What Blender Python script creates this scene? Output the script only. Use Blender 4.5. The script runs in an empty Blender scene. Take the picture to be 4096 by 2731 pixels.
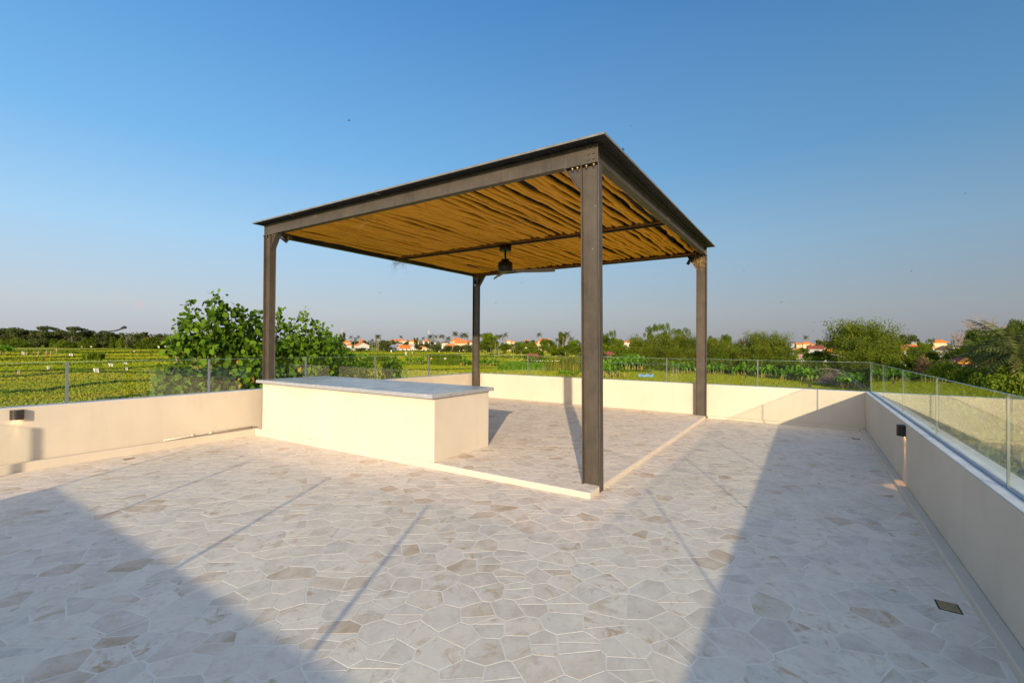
import bpy, math, random
import numpy as np
from mathutils import Vector, Matrix
random.seed(7); rng = np.random.default_rng(11)
S = bpy.context.scene
COL = S.collection

# ------------------------------------------------------------------ camera
CAM = np.array([-4.3901, -1.8610, 1.5])
YAW, PIT, ROL, FPX = 0.5715, 0.0091, 0.0077, 1837.5
def cam_axes():
    c, s = math.cos(YAW), math.sin(YAW)
    F = np.array([c, s, 0]); R = np.array([s, -c, 0]); U = np.array([0, 0, 1.])
    cp, sp = math.cos(PIT), math.sin(PIT)
    F2 = F*cp+U*sp; U2 = U*cp-F*sp
    cr, sr = math.cos(ROL), math.sin(ROL)
    return F2, R*cr+U2*sr, U2*cr-R*sr
cF, cR, cU = cam_axes()
cam = bpy.data.cameras.new('camera'); co = bpy.data.objects.new('camera', cam); COL.objects.link(co)
cam.sensor_width = 36; cam.lens = FPX/4096*36; cam.clip_start = .05; cam.clip_end = 20000
co.matrix_world = Matrix(((cR[0], cU[0], -cF[0], CAM[0]), (cR[1], cU[1], -cF[1], CAM[1]), (cR[2], cU[2], -cF[2], CAM[2]), (0, 0, 0, 1)))
S.camera = co

# ------------------------------------------------------------------ world and sun
SAZ = math.atan2(-.4664, -.8846)          # direction towards the sun in the xy plane
SEL = math.radians(13.6)
w = bpy.data.worlds.new('World'); S.world = w; w.use_nodes = True
nt = w.node_tree; nt.nodes.clear()
sky = nt.nodes.new('ShaderNodeTexSky'); sky.sky_type = 'NISHITA'; sky.sun_disc = False
sky.sun_elevation = SEL; sky.sun_rotation = math.pi/2-SAZ
sky.altitude = 100; sky.air_density = 1.1; sky.dust_density = 1.2; sky.ozone_density = 2.2
bg = nt.nodes.new('ShaderNodeBackground'); bg.inputs[1].default_value = .15
out = nt.nodes.new('ShaderNodeOutputWorld')
tc = nt.nodes.new('ShaderNodeTexCoord'); sx = nt.nodes.new('ShaderNodeSeparateXYZ'); nt.links.new(tc.outputs['Generated'], sx.inputs[0])
rp = nt.nodes.new('ShaderNodeValToRGB'); nt.links.new(sx.outputs[2], rp.inputs[0])   # low dusty air, the same all round
for i, (p_, c_) in enumerate(((0., .95), (.06, .92), (.16, .88), (.36, .80), (.8, .7))):
    e_ = rp.color_ramp.elements[i] if i < 2 else rp.color_ramp.elements.new(p_)
    e_.position = p_; e_.color = (c_, c_, c_, 1)
rc = nt.nodes.new('ShaderNodeValToRGB'); nt.links.new(sx.outputs[2], rc.inputs[0])
for i, (p_, c_) in enumerate(((0., (1.42, 1.46, 1.64)), (.07, (1.50, 1.65, 1.90)), (.20, (1.08, 1.78, 2.50)), (.35, (.45, 1.34, 2.45)), (.60, (.12, .80, 2.05)))):
    e_ = rc.color_ramp.elements[i] if i < 2 else rc.color_ramp.elements.new(p_)
    e_.position = p_; e_.color = (c_[0]/4, c_[1]/4, c_[2]/4, 1)
sc4 = nt.nodes.new('ShaderNodeVectorMath'); sc4.operation = 'SCALE'; sc4.inputs['Scale'].default_value = 4; nt.links.new(rc.outputs[0], sc4.inputs[0])
mxs = nt.nodes.new('ShaderNodeMix'); mxs.data_type = 'RGBA'; nt.links.new(rp.outputs[0], mxs.inputs[0]); nt.links.new(sky.outputs[0], mxs.inputs[6]); nt.links.new(sc4.outputs[0], mxs.inputs[7])
# the sky brightens smoothly towards the sun's side and a little towards the north-west
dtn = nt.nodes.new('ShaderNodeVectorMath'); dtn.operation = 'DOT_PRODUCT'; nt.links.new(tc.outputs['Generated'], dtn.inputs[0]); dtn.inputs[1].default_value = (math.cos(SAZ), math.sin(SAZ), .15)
mr = nt.nodes.new('ShaderNodeMapRange'); mr.interpolation_type = 'SMOOTHSTEP'; mr.inputs['From Min'].default_value = -.45; mr.inputs['From Max'].default_value = 1.; mr.inputs['To Min'].default_value = 1.; mr.inputs['To Max'].default_value = 1.5
nt.links.new(dtn.outputs['Value'], mr.inputs[0])
dt2 = nt.nodes.new('ShaderNodeVectorMath'); dt2.operation = 'DOT_PRODUCT'; nt.links.new(tc.outputs['Generated'], dt2.inputs[0]); dt2.inputs[1].default_value = (-cR[0]*.36, -cR[1]*.36, 0)
ad = nt.nodes.new('ShaderNodeMath'); ad.operation = 'ADD'; nt.links.new(mr.outputs[0], ad.inputs[0]); nt.links.new(dt2.outputs['Value'], ad.inputs[1])
sc5 = nt.nodes.new('ShaderNodeVectorMath'); sc5.operation = 'SCALE'; nt.links.new(mxs.outputs[2], sc5.inputs[0]); nt.links.new(ad.outputs[0], sc5.inputs['Scale'])
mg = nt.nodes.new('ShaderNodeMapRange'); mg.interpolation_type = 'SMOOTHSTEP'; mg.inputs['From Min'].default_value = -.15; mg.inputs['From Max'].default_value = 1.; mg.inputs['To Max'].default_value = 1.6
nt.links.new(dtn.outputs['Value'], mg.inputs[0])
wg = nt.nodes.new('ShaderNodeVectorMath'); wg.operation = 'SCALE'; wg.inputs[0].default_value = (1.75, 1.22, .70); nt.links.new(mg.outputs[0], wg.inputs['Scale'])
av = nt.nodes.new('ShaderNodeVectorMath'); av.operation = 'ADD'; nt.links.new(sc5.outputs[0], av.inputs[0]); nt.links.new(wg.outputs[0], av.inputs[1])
# two faint pink puffs of cloud low on the left
def pix_dir(u, v): d = cF+cR*(u-2048)/FPX-cU*(v-1365.5)/FPX; return d/np.linalg.norm(d)
cn = nt.nodes.new('ShaderNodeTexNoise'); cn.inputs['Scale'].default_value = 70; cn.inputs['Detail'].default_value = 4; nt.links.new(tc.outputs['Generated'], cn.inputs['Vector'])
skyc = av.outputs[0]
for (u_, v_, r_, k_) in ((556, 1218, .012, .32), (480, 1205, .016, .14)):
    dv = nt.nodes.new('ShaderNodeVectorMath'); dv.operation = 'DISTANCE'; nt.links.new(tc.outputs['Generated'], dv.inputs[0]); dv.inputs[1].default_value = tuple(pix_dir(u_, v_))
    an = nt.nodes.new('ShaderNodeMath'); an.operation = 'MULTIPLY_ADD'; nt.links.new(cn.outputs['Fac'], an.inputs[0]); an.inputs[1].default_value = -r_*2.2; nt.links.new(dv.outputs['Value'], an.inputs[2])
    m2 = nt.nodes.new('ShaderNodeMapRange'); m2.interpolation_type = 'SMOOTHSTEP'; m2.inputs['From Min'].default_value = 0.; m2.inputs['From Max'].default_value = -r_*.9; m2.inputs['To Max'].default_value = k_; nt.links.new(an.outputs[0], m2.inputs[0])
    mc = nt.nodes.new('ShaderNodeMix'); mc.data_type = 'RGBA'; nt.links.new(m2.outputs[0], mc.inputs[0]); nt.links.new(skyc, mc.inputs[6]); mc.inputs[7].default_value = (2.7, 2.1, 2.15, 1); skyc = mc.outputs[2]
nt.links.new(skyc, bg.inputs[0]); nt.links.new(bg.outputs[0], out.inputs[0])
sl = bpy.data.lights.new('sun', 'SUN'); sl.energy = 3.6; sl.angle = math.radians(.6); sl.color = (1, .80, .56)
so = bpy.data.objects.new('sun', sl); COL.objects.link(so)
sd = Vector((math.cos(SEL)*math.cos(SAZ), math.cos(SEL)*math.sin(SAZ), math.sin(SEL)))
so.rotation_euler = sd.to_track_quat('Z', 'Y').to_euler(); so.location = (-30, -15, 20)
S.view_settings.view_transform = 'Standard'; S.view_settings.look = 'None'
S.view_settings.exposure = .8; S.view_settings.gamma = 1

# ------------------------------------------------------------------ helpers
def horizon_v(u): return 1382.2+.0077*(u-2048)
def azdir(u):
    d = cF+cR*(u-2048)/FPX-cU*(horizon_v(u)-1365.5)/FPX
    d = np.array([d[0], d[1]]); n = np.linalg.norm(d); return d/n, n
def ground_z(d): return -5.2+.0034*min(d, 900)
def gp(u, D):                                   # D = depth along the view direction
    a, n = azdir(u); r = D*n
    p = CAM[:2]+a*r
    return np.array([p[0], p[1], ground_z(r)])
def zat(u, v, D): return 1.5+(horizon_v(u)-v)/FPX*D
def tag(o, label=None, cat=None, group=None, kind=None):
    if label: o['label'] = label
    if cat: o['category'] = cat
    if group: o['group'] = group
    if kind: o['kind'] = kind
    return o
def empty(name, loc=(0, 0, 0), rz=0):
    o = bpy.data.objects.new(name, None); COL.objects.link(o)
    o.location = loc; o.rotation_euler = (0, 0, rz); o.empty_display_size = .2
    return o
def mesh_np(name, V, quads=None, tris=None, attr=None):
    """fast mesh from numpy arrays"""
    me = bpy.data.meshes.new(name)
    V = np.asarray(V, dtype=np.float32)
    nq = 0 if quads is None else len(quads); ntq = 0 if tris is None else len(tris)
    me.vertices.add(len(V)); me.vertices.foreach_set('co', V.ravel())
    idx = []; st = []; tot = []
    if nq: idx.append(np.asarray(quads, dtype=np.int32).ravel()); st.append(np.arange(nq)*4); tot.append(np.full(nq, 4))
    if ntq: idx.append(np.asarray(tris, dtype=np.int32).ravel()); st.append(nq*4+np.arange(ntq)*3); tot.append(np.full(ntq, 3))
    idx = np.concatenate(idx); me.loops.add(len(idx)); me.loops.foreach_set('vertex_index', idx)
    me.polygons.add(nq+ntq); me.polygons.foreach_set('loop_start', np.concatenate(st).astype(np.int32))
    me.update(calc_edges=True)
    if attr is not None:
        a = me.attributes.new('tint', 'FLOAT', 'POINT'); a.data.foreach_set('value', np.asarray(attr, dtype=np.float32))
    return me
def link(name, me, m, parent=None, loc=None):
    o = bpy.data.objects.new(name, me); COL.objects.link(o)
    if m is not None and len(me.materials) == 0: me.materials.append(m)
    if parent is not None: o.parent = parent
    if loc is not None: o.location = loc
    return o
class MB:
    def __init__(s): s.v = []; s.f = []; s.sm = []
    def add(s, vs, fs, smooth=False):
        b = len(s.v); s.v += [tuple(map(float, p)) for p in vs]
        for f in fs: s.f.append(tuple(b+i for i in f)); s.sm.append(smooth)
        return s
    def box(s, x0, x1, y0, y1, z0, z1):
        vs = [(x, y, z) for z in (z0, z1) for x, y in ((x0, y0), (x1, y0), (x1, y1), (x0, y1))]
        return s.add(vs, [(3, 2, 1, 0), (4, 5, 6, 7), (0, 1, 5, 4), (1, 2, 6, 5), (2, 3, 7, 6), (3, 0, 4, 7)])
    def tube(s, pts, rad, n=8, caps=True, smooth=True):
        pts = [np.array(p, float) for p in pts]
        if np.isscalar(rad): rad = [rad]*len(pts)
        base = len(s.v); prev = None
        for i, p in enumerate(pts):
            t = pts[min(i+1, len(pts)-1)]-pts[max(i-1, 0)]; t = t/(np.linalg.norm(t)+1e-9)
            a = prev if prev is not None else (np.array([0, 0, 1.]) if abs(t[2]) < .9 else np.array([1., 0, 0]))
            a = a-t*np.dot(a, t); a /= (np.linalg.norm(a)+1e-9); b = np.cross(t, a); prev = a
            for k in range(n):
                q = p+(a*math.cos(2*math.pi*k/n)+b*math.sin(2*math.pi*k/n))*rad[i]; s.v.append(tuple(q))
        for i in range(len(pts)-1):
            for k in range(n):
                k2 = (k+1) % n
                s.f.append((base+i*n+k, base+i*n+k2, base+(i+1)*n+k2, base+(i+1)*n+k)); s.sm.append(smooth)
        if caps:
            s.f.append(tuple(base+k for k in range(n))[::-1]); s.sm.append(False)
            e = base+(len(pts)-1)*n; s.f.append(tuple(e+k for k in range(n))); s.sm.append(False)
        return s
    def prism(s, poly, off):                     # poly: 3d points (planar), off: extrusion vector
        n = len(poly); off = np.array(off, float); P = [np.array(p, float) for p in poly]
        return s.add(P+[p+off for p in P], [tuple(range(n))[::-1], tuple(range(n, 2*n))]+[(i, (i+1) % n, n+(i+1) % n, n+i) for i in range(n)])
    def mesh(s, name):
        me = bpy.data.meshes.new(name); me.from_pydata(s.v, [], s.f)
        me.polygons.foreach_set('use_smooth', s.sm); me.update(); return me
    def build(s, name, m, parent=None, bevel=0):
        o = link(name, s.mesh(name), m, parent)
        if bevel:
            b = o.modifiers.new('bevel', 'BEVEL'); b.width = bevel; b.segments = 2; b.limit_method = 'ANGLE'
        return o

# ------------------------------------------------------------------ materials
MATS = {}
class NB:
    def __init__(s, name):
        s.m = bpy.data.materials.new(name); s.m.use_nodes = True; s.t = s.m.node_tree; s.t.nodes.clear()
        s.out = s.n('ShaderNodeOutputMaterial'); s.p = s.n('ShaderNodeBsdfPrincipled'); s.l(s.p.outputs[0], s.out.inputs[0]); MATS[name] = s.m
    def n(s, t, **kw):
        x = s.t.nodes.new(t)
        for k, v in kw.items(): setattr(x, k, v)
        return x
    def l(s, a, b): s.t.links.new(a, b)
    def pos(s, scale=(1, 1, 1), rot=(0, 0, 0), obj=False):
        src = s.n('ShaderNodeTexCoord').outputs['Object'] if obj else s.n('ShaderNodeNewGeometry').outputs['Position']
        mp = s.n('ShaderNodeMapping'); mp.inputs['Scale'].default_value = scale; mp.inputs['Rotation'].default_value = rot
        s.l(src, mp.inputs['Vector']); return mp.outputs[0]
    def noise(s, vec, scale, detail=4, rough=.55, dist=0):
        x = s.n('ShaderNodeTexNoise'); x.inputs['Scale'].default_value = scale; x.inputs['Detail'].default_value = detail
        x.inputs['Roughness'].default_value = rough; x.inputs['Distortion'].default_value = dist
        if vec is not None: s.l(vec, x.inputs['Vector'])
        return x.outputs['Fac']
    def ramp(s, fac, stops):
        r = s.n('ShaderNodeValToRGB'); e = r.color_ramp.elements
        while len(e) < len(stops): e.new(.5)
        for i, (p, c) in enumerate(stops):
            e[i].position = p; e[i].color = (c, c, c, 1) if np.isscalar(c) else (*c, 1)
        s.l(fac, r.inputs[0]); return r.outputs[0]
    def mix(s, fac, a, b, mode='MIX'):
        x = s.n('ShaderNodeMix'); x.data_type = 'RGBA'; x.blend_type = mode
        for v, i in ((fac, 0), (a, 6), (b, 7)):
            if hasattr(v, 'is_output') or isinstance(v, bpy.types.NodeSocket): s.l(v, x.inputs[i])
            elif np.isscalar(v): x.inputs[i].default_value = v if i == 0 else (v, v, v, 1)
            else: x.inputs[i].default_value = (*v, 1)
        return x.outputs[2]
    def math(s, op, a, b=0., c=None):
        x = s.n('ShaderNodeMath'); x.operation = op
        for v, i in ((a, 0), (b, 1), (c, 2)):
            if v is None: continue
            if isinstance(v, bpy.types.NodeSocket): s.l(v, x.inputs[i])
            else: x.inputs[i].default_value = v
        return x.outputs[0]
    def attr(s, name='tint'):
        a = s.n('ShaderNodeAttribute'); a.attribute_name = name; return a.outputs['Fac']
    def bump(s, h, strength=.3, dist=.01):
        b = s.n('ShaderNodeBump'); b.inputs['Strength'].default_value = strength; b.inputs['Distance'].default_value = dist
        s.l(h, b.inputs['Height']); s.l(b.outputs[0], s.p.inputs['Normal'])
    def fin(s, col, rough=.8, metal=0, spec=.5):
        if isinstance(col, bpy.types.NodeSocket): s.l(col, s.p.inputs['Base Color'])
        else: s.p.inputs['Base Color'].default_value = (*col, 1)
        if isinstance(rough, bpy.types.NodeSocket): s.l(rough, s.p.inputs['Roughness'])
        else: s.p.inputs['Roughness'].default_value = rough
        s.p.inputs['Metallic'].default_value = metal; s.p.inputs['Specular IOR Level'].default_value = spec
        return s.m
def simple(name, col, rough=.7, metal=0, var=.12, scale=4, bump=0, spec=.4):
    b = NB(name); n = b.noise(b.pos(), scale, 5)
    c = b.mix(b.ramp(n, [(.3, 0.), (.7, 1.)]), tuple(x*(1-var) for x in col), tuple(min(1, x*(1+var)) for x in col))
    if bump: b.bump(b.noise(b.pos(), scale*12, 4), bump, .004)
    return b.fin(c, rough, metal, spec)

def plaster(name, col):
    b = NB(name)
    big = b.noise(b.pos(), 1.1, 5, .6)
    streak = b.noise(b.pos((4.5, 4.5, .6)), 1.7, 5, .7)
    c = b.mix(b.ramp(big, [(.35, 0.), (.7, 1.)]), tuple(x*.93 for x in col), tuple(min(1, x*1.04) for x in col))
    c = b.mix(b.ramp(streak, [(.50, 0.), (.78, .30)]), c, tuple(x*.76 for x in col))
    spk = b.noise(b.pos(), 38, 2, .5)
    c = b.mix(b.ramp(spk, [(.72, 0.), (.8, .35)]), c, tuple(x*.6 for x in col))
    b.bump(b.noise(b.pos(), 55, 6, .7), .25, .003)
    return b.fin(c, .85, 0, .3)
plaster('cream_plaster', (.585, .51, .40))
simple('coping', (.62, .62, .60), .7, 0, .12, 5, .2)
simple('sealant', (.16, .20, .27), .6)
simple('grout', (.71, .64, .53), .9, 0, .08, 6, .3)

b = NB('stone')
t = b.attr(); pos = b.pos()
off = b.n('ShaderNodeCombineXYZ'); b.l(b.math('MULTIPLY', t, 37.), off.inputs[0]); b.l(b.math('MULTIPLY', t, 19.), off.inputs[2])
va = b.n('ShaderNodeVectorMath'); b.l(pos, va.inputs[0]); b.l(off.outputs[0], va.inputs[1]); pv = va.outputs[0]
hsh = b.math('FRACT', b.math('MULTIPLY', t, 7.31))
base = b.ramp(t, [(0, (.55, .465, .365)), (.18, (.645, .545, .42)), (.35, (.70, .595, .455)), (.5, (.62, .525, .43)), (.65, (.72, .62, .475)), (.8, (.57, .505, .42)), (.90, (.60, .465, .33)), (1, (.46, .33, .20))])
mott = b.noise(pv, 5, 7, .68, .5)
c1 = b.mix(b.ramp(mott, [(.38, 0.), (.62, .65)]), base, (.76, .68, .555))
c1 = b.mix(b.ramp(b.noise(pv, 13, 5, .7), [(.50, 0.), (.66, .4)]), c1, (.48, .41, .33))
vein = b.noise(pv, 5.5, 8, .72, 1.4)
vm = b.math('MULTIPLY', b.ramp(vein, [(.53, 0.), (.64, 1.)]), b.ramp(hsh, [(.35, .12), (.95, .95)]))
c2 = b.mix(vm, c1, (.47, .33, .19))
vein2 = b.noise(pv, 13, 9, .8, 2.6)
c3 = b.mix(b.ramp(vein2, [(.60, 0.), (.66, .65)]), c2, (.27, .23, .20))
b.bump(b.noise(pv, 40, 6, .7), .35, .003)
b.fin(c3, b.ramp(mott, [(.3, .6), (.7, .85)]), 0, .18)

b = NB('steel_brown')
n1 = b.noise(b.pos(), 3, 6, .65); st = b.noise(b.pos((14, 14, .8)), 3, 4, .7)
c = b.mix(b.ramp(n1, [(.35, 0.), (.7, 1.)]), (.055, .045, .034), (.090, .073, .053))
c = b.mix(b.ramp(st, [(.5, 0.), (.75, .35)]), c, (.15, .118, .08))
sp = b.noise(b.pos(), 30, 2, .4); c = b.mix(b.ramp(sp, [(.74, 0.), (.80, .8)]), c, (.35, .28, .20))
b.bump(b.noise(b.pos(), 25, 5), .2, .002)
b.fin(c, .5, .2, .45)
simple('steel_black', (.022, .023, .026), .45, .3, .3, 6)
simple('bolt_steel', (.16, .12, .07), .45, .6, .4, 30)
simple('rust', (.30, .11, .03), .9, 0, .4, 20)
simple('fan_black', (.012, .012, .013), .35, .2, .2, 10)
simple('fan_blade', (.13, .10, .075), .5, 0, .3, 6)
simple('lamp_body', (.045, .038, .034), .4, .4, .3, 20)
simple('lamp_black', (.012, .012, .013), .45, .2, .2, 20)
simple('post_metal', (.15, .175, .205), .45, .2, .1, 6)
simple('joint_seal', (.13, .15, .15), .35, .1, .1, 6)
simple('pvc', (.60, .53, .43), .5, 0, .08, 8)
simple('straw', (.42, .27, .09), .8, 0, .45, 40)
simple('brass_drain', (.30, .215, .095), .6, .2, .3, 30)
simple('drain_dark', (.02, .02, .018), .7)
simple('ledger_wood', (.22, .095, .03), .7, 0, .35, 14)
simple('roof_underside', (.022, .023, .030), .55, .1, .2, 6)
simple('roof_trim', (.17, .17, .155), .5, .2, .2, 10)
b = NB('pole_wood')
oi = b.n('ShaderNodeObjectInfo'); n1 = b.noise(b.pos((1.2, 14, 14)), 2.2, 6, .65)
c = b.mix(b.ramp(n1, [(.3, 0.), (.72, 1.)]), (.72, .31, .018), (.98, .52, .05))
c = b.mix(b.math('MULTIPLY', oi.outputs['Random'], .45), c, (.72, .33, .02))
kn = b.noise(b.pos((3, 9, 9)), 3.2, 3); c = b.mix(b.ramp(kn, [(.66, 0.), (.74, .7)]), c, (.16, .06, .012))
b.bump(n1, .4, .004)
b.fin(c, .6, 0, .2)

b = NB('slab_stone')
n1 = b.noise(b.pos(), 1.7, 6, .6, .8)
c = b.mix(b.ramp(n1, [(.4, 0.), (.62, 1.)]), (.25, .28, .30), (.36, .38, .38))
c = b.mix(b.ramp(b.noise(b.pos((.6, 2.5, 1)), 2.2, 6, .7, 1.), [(.52, 0.), (.62, .6)]), c, (.50, .46, .40))
b.fin(c, b.ramp(b.noise(b.pos(), 6, 5), [(.3, .20), (.8, .42)]), 0, .45)
simple('slab_edge', (.30, .30, .31), .55, 0, .12, 12)

def glass(name, tint, f0=.045):
    m = bpy.data.materials.new(name); m.use_nodes = True; t = m.node_tree; t.nodes.clear()
    o = t.nodes.new('ShaderNodeOutputMaterial'); tr = t.nodes.new('ShaderNodeBsdfTransparent'); tr.inputs[0].default_value = (*tint, 1)
    gl = t.nodes.new('ShaderNodeBsdfGlossy'); gl.inputs['Roughness'].default_value = .01; gl.inputs[0].default_value = (.95, 1, .97, 1)
    g = t.nodes.new('ShaderNodeNewGeometry'); dt = t.nodes.new('ShaderNodeVectorMath'); dt.operation = 'DOT_PRODUCT'
    t.links.new(g.outputs['Normal'], dt.inputs[0]); t.links.new(g.outputs['Incoming'], dt.inputs[1])
    def mth(op, a, b):
        x = t.nodes.new('ShaderNodeMath'); x.operation = op
        for v, i in ((a, 0), (b, 1)):
            if isinstance(v, bpy.types.NodeSocket): t.links.new(v, x.inputs[i])
            else: x.inputs[i].default_value = v
        return x.outputs[0]
    c = mth('ABSOLUTE', dt.outputs['Value'], 0.); k = mth('SUBTRACT', 1., c); k5 = mth('POWER', k, 5.)
    fr = mth('ADD', mth('MULTIPLY', k5, 1-f0), f0)
    mx = t.nodes.new('ShaderNodeMixShader'); t.links.new(fr, mx.inputs[0]); t.links.new(tr.outputs[0], mx.inputs[1]); t.links.new(gl.outputs[0], mx.inputs[2])
    t.links.new(mx.outputs[0], o.inputs[0]); MATS[name] = m; return m
glass('pane_glass', (.935, .965, .935))
simple('glass_edge', (.20, .29, .29), .25, 0, .1, 5)

def foliage(name, dark, light, warm, trans=.35):
    b = NB(name); t = b.attr()
    n = b.noise(b.pos(), .35, 3)
    c = b.ramp(t, [(0, dark), (.55, tuple((a+q)/2 for a, q in zip(dark, light))), (.9, light), (.97, warm), (1, warm)])
    c = b.mix(b.ramp(n, [(.35, 0.), (.7, .45)]), c, light)
    b.fin(c, .65, 0, .08)
    tl = b.n('ShaderNodeBsdfTranslucent'); b.l(c, tl.inputs[0])
    mx = b.n('ShaderNodeMixShader'); mx.inputs[0].default_value = trans
    b.l(b.p.outputs[0], mx.inputs[1]); b.l(tl.outputs[0], mx.inputs[2]); b.l(mx.outputs[0], b.out.inputs[0])
    return b.m
foliage('leaf_far', (0.04, 0.064, 0.024), (0.13, 0.155, 0.038), (.16, .13, .05))
foliage('leaf_dark', (0.026, 0.058, 0.006), (0.13, 0.185, 0.012), (.18, .16, .03), .28)
foliage('leaf_mid', (0.04, 0.09, 0.006), (0.19, 0.25, 0.014), (.28, .22, .04), .28)
foliage('leaf_bamboo', (0.026, 0.062, 0.003), (0.19, 0.23, 0.01), (.30, .24, .05), .25)
foliage('leaf_banana', (0.045, 0.13, 0.012), (0.22, 0.4, 0.025), (.42, .28, .05))
foliage('leaf_palm', (.038, .060, .016), (.13, .15, .040), (.28, .20, .06))
foliage('leaf_hibiscus', (0.013, 0.044, 0.004), (0.15, 0.27, 0.016), (.33, .19, .045))
foliage('leaf_dry', (.14, .085, .035), (.30, .19, .08), (.38, .26, .12))
foliage('leaf_reed', (.06, .12, .01), (.20, .26, .03), (.45, .28, .05))
simple('bark', (.16, .12, .085), .9, 0, .3, 4)
simple('bark_pale', (.33, .24, .17), .9, 0, .25, 4)
simple('banana_stem', (.22, .20, .08), .7, 0, .3, 3)
simple('dead_wood', (.27, .20, .155), .9, 0, .25, 4)
simple('roof_orange', (.62, .17, .025), .8, 0, .16, 1.2)
simple('roof_amber', (.66, .24, .02), .8, 0, .14, 1.2)
simple('roof_red', (.20, .055, .03), .85, 0, .25, 1.2)
simple('roof_brown', (.10, .055, .04), .85, 0, .25, 1.2)
simple('roof_grey', (.20, .21, .23), .7, 0, .2, 1.2)
simple('roof_pink', (.42, .22, .18), .8, 0, .2, 1.2)
simple('house_white', (.50, .47, .43), .8, 0, .08, 1)
simple('house_cream', (.56, .44, .25), .8, 0, .08, 1)
simple('house_grey', (.36, .36, .35), .8, 0, .15, 1)
simple('window_dark', (.03, .035, .045), .2, 0, .1, 1)
simple('cloth_white', (.60, .58, .55), .8, 0, .08, 5)
simple('cloth_pink', (.55, .38, .33), .8, 0, .1, 5)
simple('cloth_black', (.012, .012, .016), .7, 0, .1, 5)
simple('cloth_blue', (.12, .27, .55), .6, 0, .15, 5)
simple('cloth_red', (.55, .05, .03), .7, 0, .1, 5)
simple('iron_sheet', (.24, .20, .17), .5, .5, .45, 2)
simple('bird_dark', (.02, .02, .03), .6)
simple('hill_green', (.05, .07, .05), 1)
b = NB('lamp_glow'); e = b.n('ShaderNodeEmission'); e.inputs[0].default_value = (1, .62, .28, 1); e.inputs[1].default_value = 9; b.l(e.outputs[0], b.out.inputs[0])

def field_color(b):
    c0 = b.pos()
    big = b.n('ShaderNodeTexVoronoi'); big.inputs['Scale'].default_value = 1
    b.l(b.pos((.011, .045, .0), (0, 0, .55)), big.inputs['Vector'])
    sep = b.n('ShaderNodeSeparateColor'); b.l(big.outputs['Color'], sep.inputs[0])
    plot = b.ramp(sep.outputs[0], [(0, (0.305, 0.330, 0.019)), (.35, (0.361, 0.352, 0.022)), (.6, (0.260, 0.341, 0.014)), (.8, (0.394, 0.352, 0.026)), (1, (0.305, 0.362, 0.014))])
    n = b.noise(b.pos((.25, 1.6, 0), (0, 0, .5)), .11, 6, .62, .4)
    c = b.mix(b.ramp(n, [(.48, 0.), (.64, .38)]), plot, (0.496, 0.352, 0.035))
    n3 = b.noise(b.pos((.22, 1.9, 0), (0, 0, .55)), .075, 4, .6, .3)
    c = b.mix(b.ramp(n3, [(.50, 0.), (.60, .6)]), c, (0.169, 0.266, 0.011))
    return c
b = NB('field_soil'); c = field_color(b); c = b.mix(.25, c, (.14, .14, .02))
b.bump(b.noise(b.pos(), 3, 5), .8, .2); b.fin(c, .9, 0, .1)
b = NB('rice'); c = field_color(b); t = b.attr()
c = b.mix(b.ramp(t, [(0, .22), (.5, 0.)]), c, (.12, .18, .014)); c = b.mix(b.ramp(t, [(.6, 0.), (.9, .12), (.98, .4)]), c, (.42, .30, .05))
b.fin(c, .75, 0, .04); tl = b.n('ShaderNodeBsdfTranslucent'); b.l(c, tl.inputs[0]); mx = b.n('ShaderNodeMixShader'); mx.inputs[0].default_value = .35
b.l(b.p.outputs[0], mx.inputs[1]); b.l(tl.outputs[0], mx.inputs[2]); b.l(mx.outputs[0], b.out.inputs[0])
foliage('bund_grass', (0.045, 0.09, 0.006), (0.13, 0.2, 0.012), (.26, .19, .03), .25)
M = MATS

# ------------------------------------------------------------------ terrace geometry constants
WL, WB, WR, WF = 6.445, 6.51, -2.78, -5.66       # inner faces of the parapets
HW, HG = .676, 1.235
TH = .24                                          # parapet thickness
def zf(x, y): return -.056-.009*max(0., y)

# villa under the terrace
o = MB().box(WF-TH+.01, WB+TH-.01, WR-TH+.01, WL+TH-.01, -5.6, -.20).build('villa_walls', M['cream_plaster']); tag(o, kind='structure')

# --- floor
nx = 24
mb = MB(); xs = np.linspace(WF-.2, WB+.1, 40); ys = np.linspace(WR-.1, WL+.1, 30)
V = [(x, y, zf(x, y)-.0007) for x in xs for y in ys]
mb.add(V, [(i*30+j, (i+1)*30+j, (i+1)*30+j+1, i*30+j+1) for i in range(39) for j in range(29)])
floor = mb.build('floor', M['grout']); tag(floor, kind='structure')
sk = MB().box(WF-.2, WB+.1, WR-.1, WL+.1, -.205, -.13).build('floor_slab', M['grout'], floor)

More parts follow.
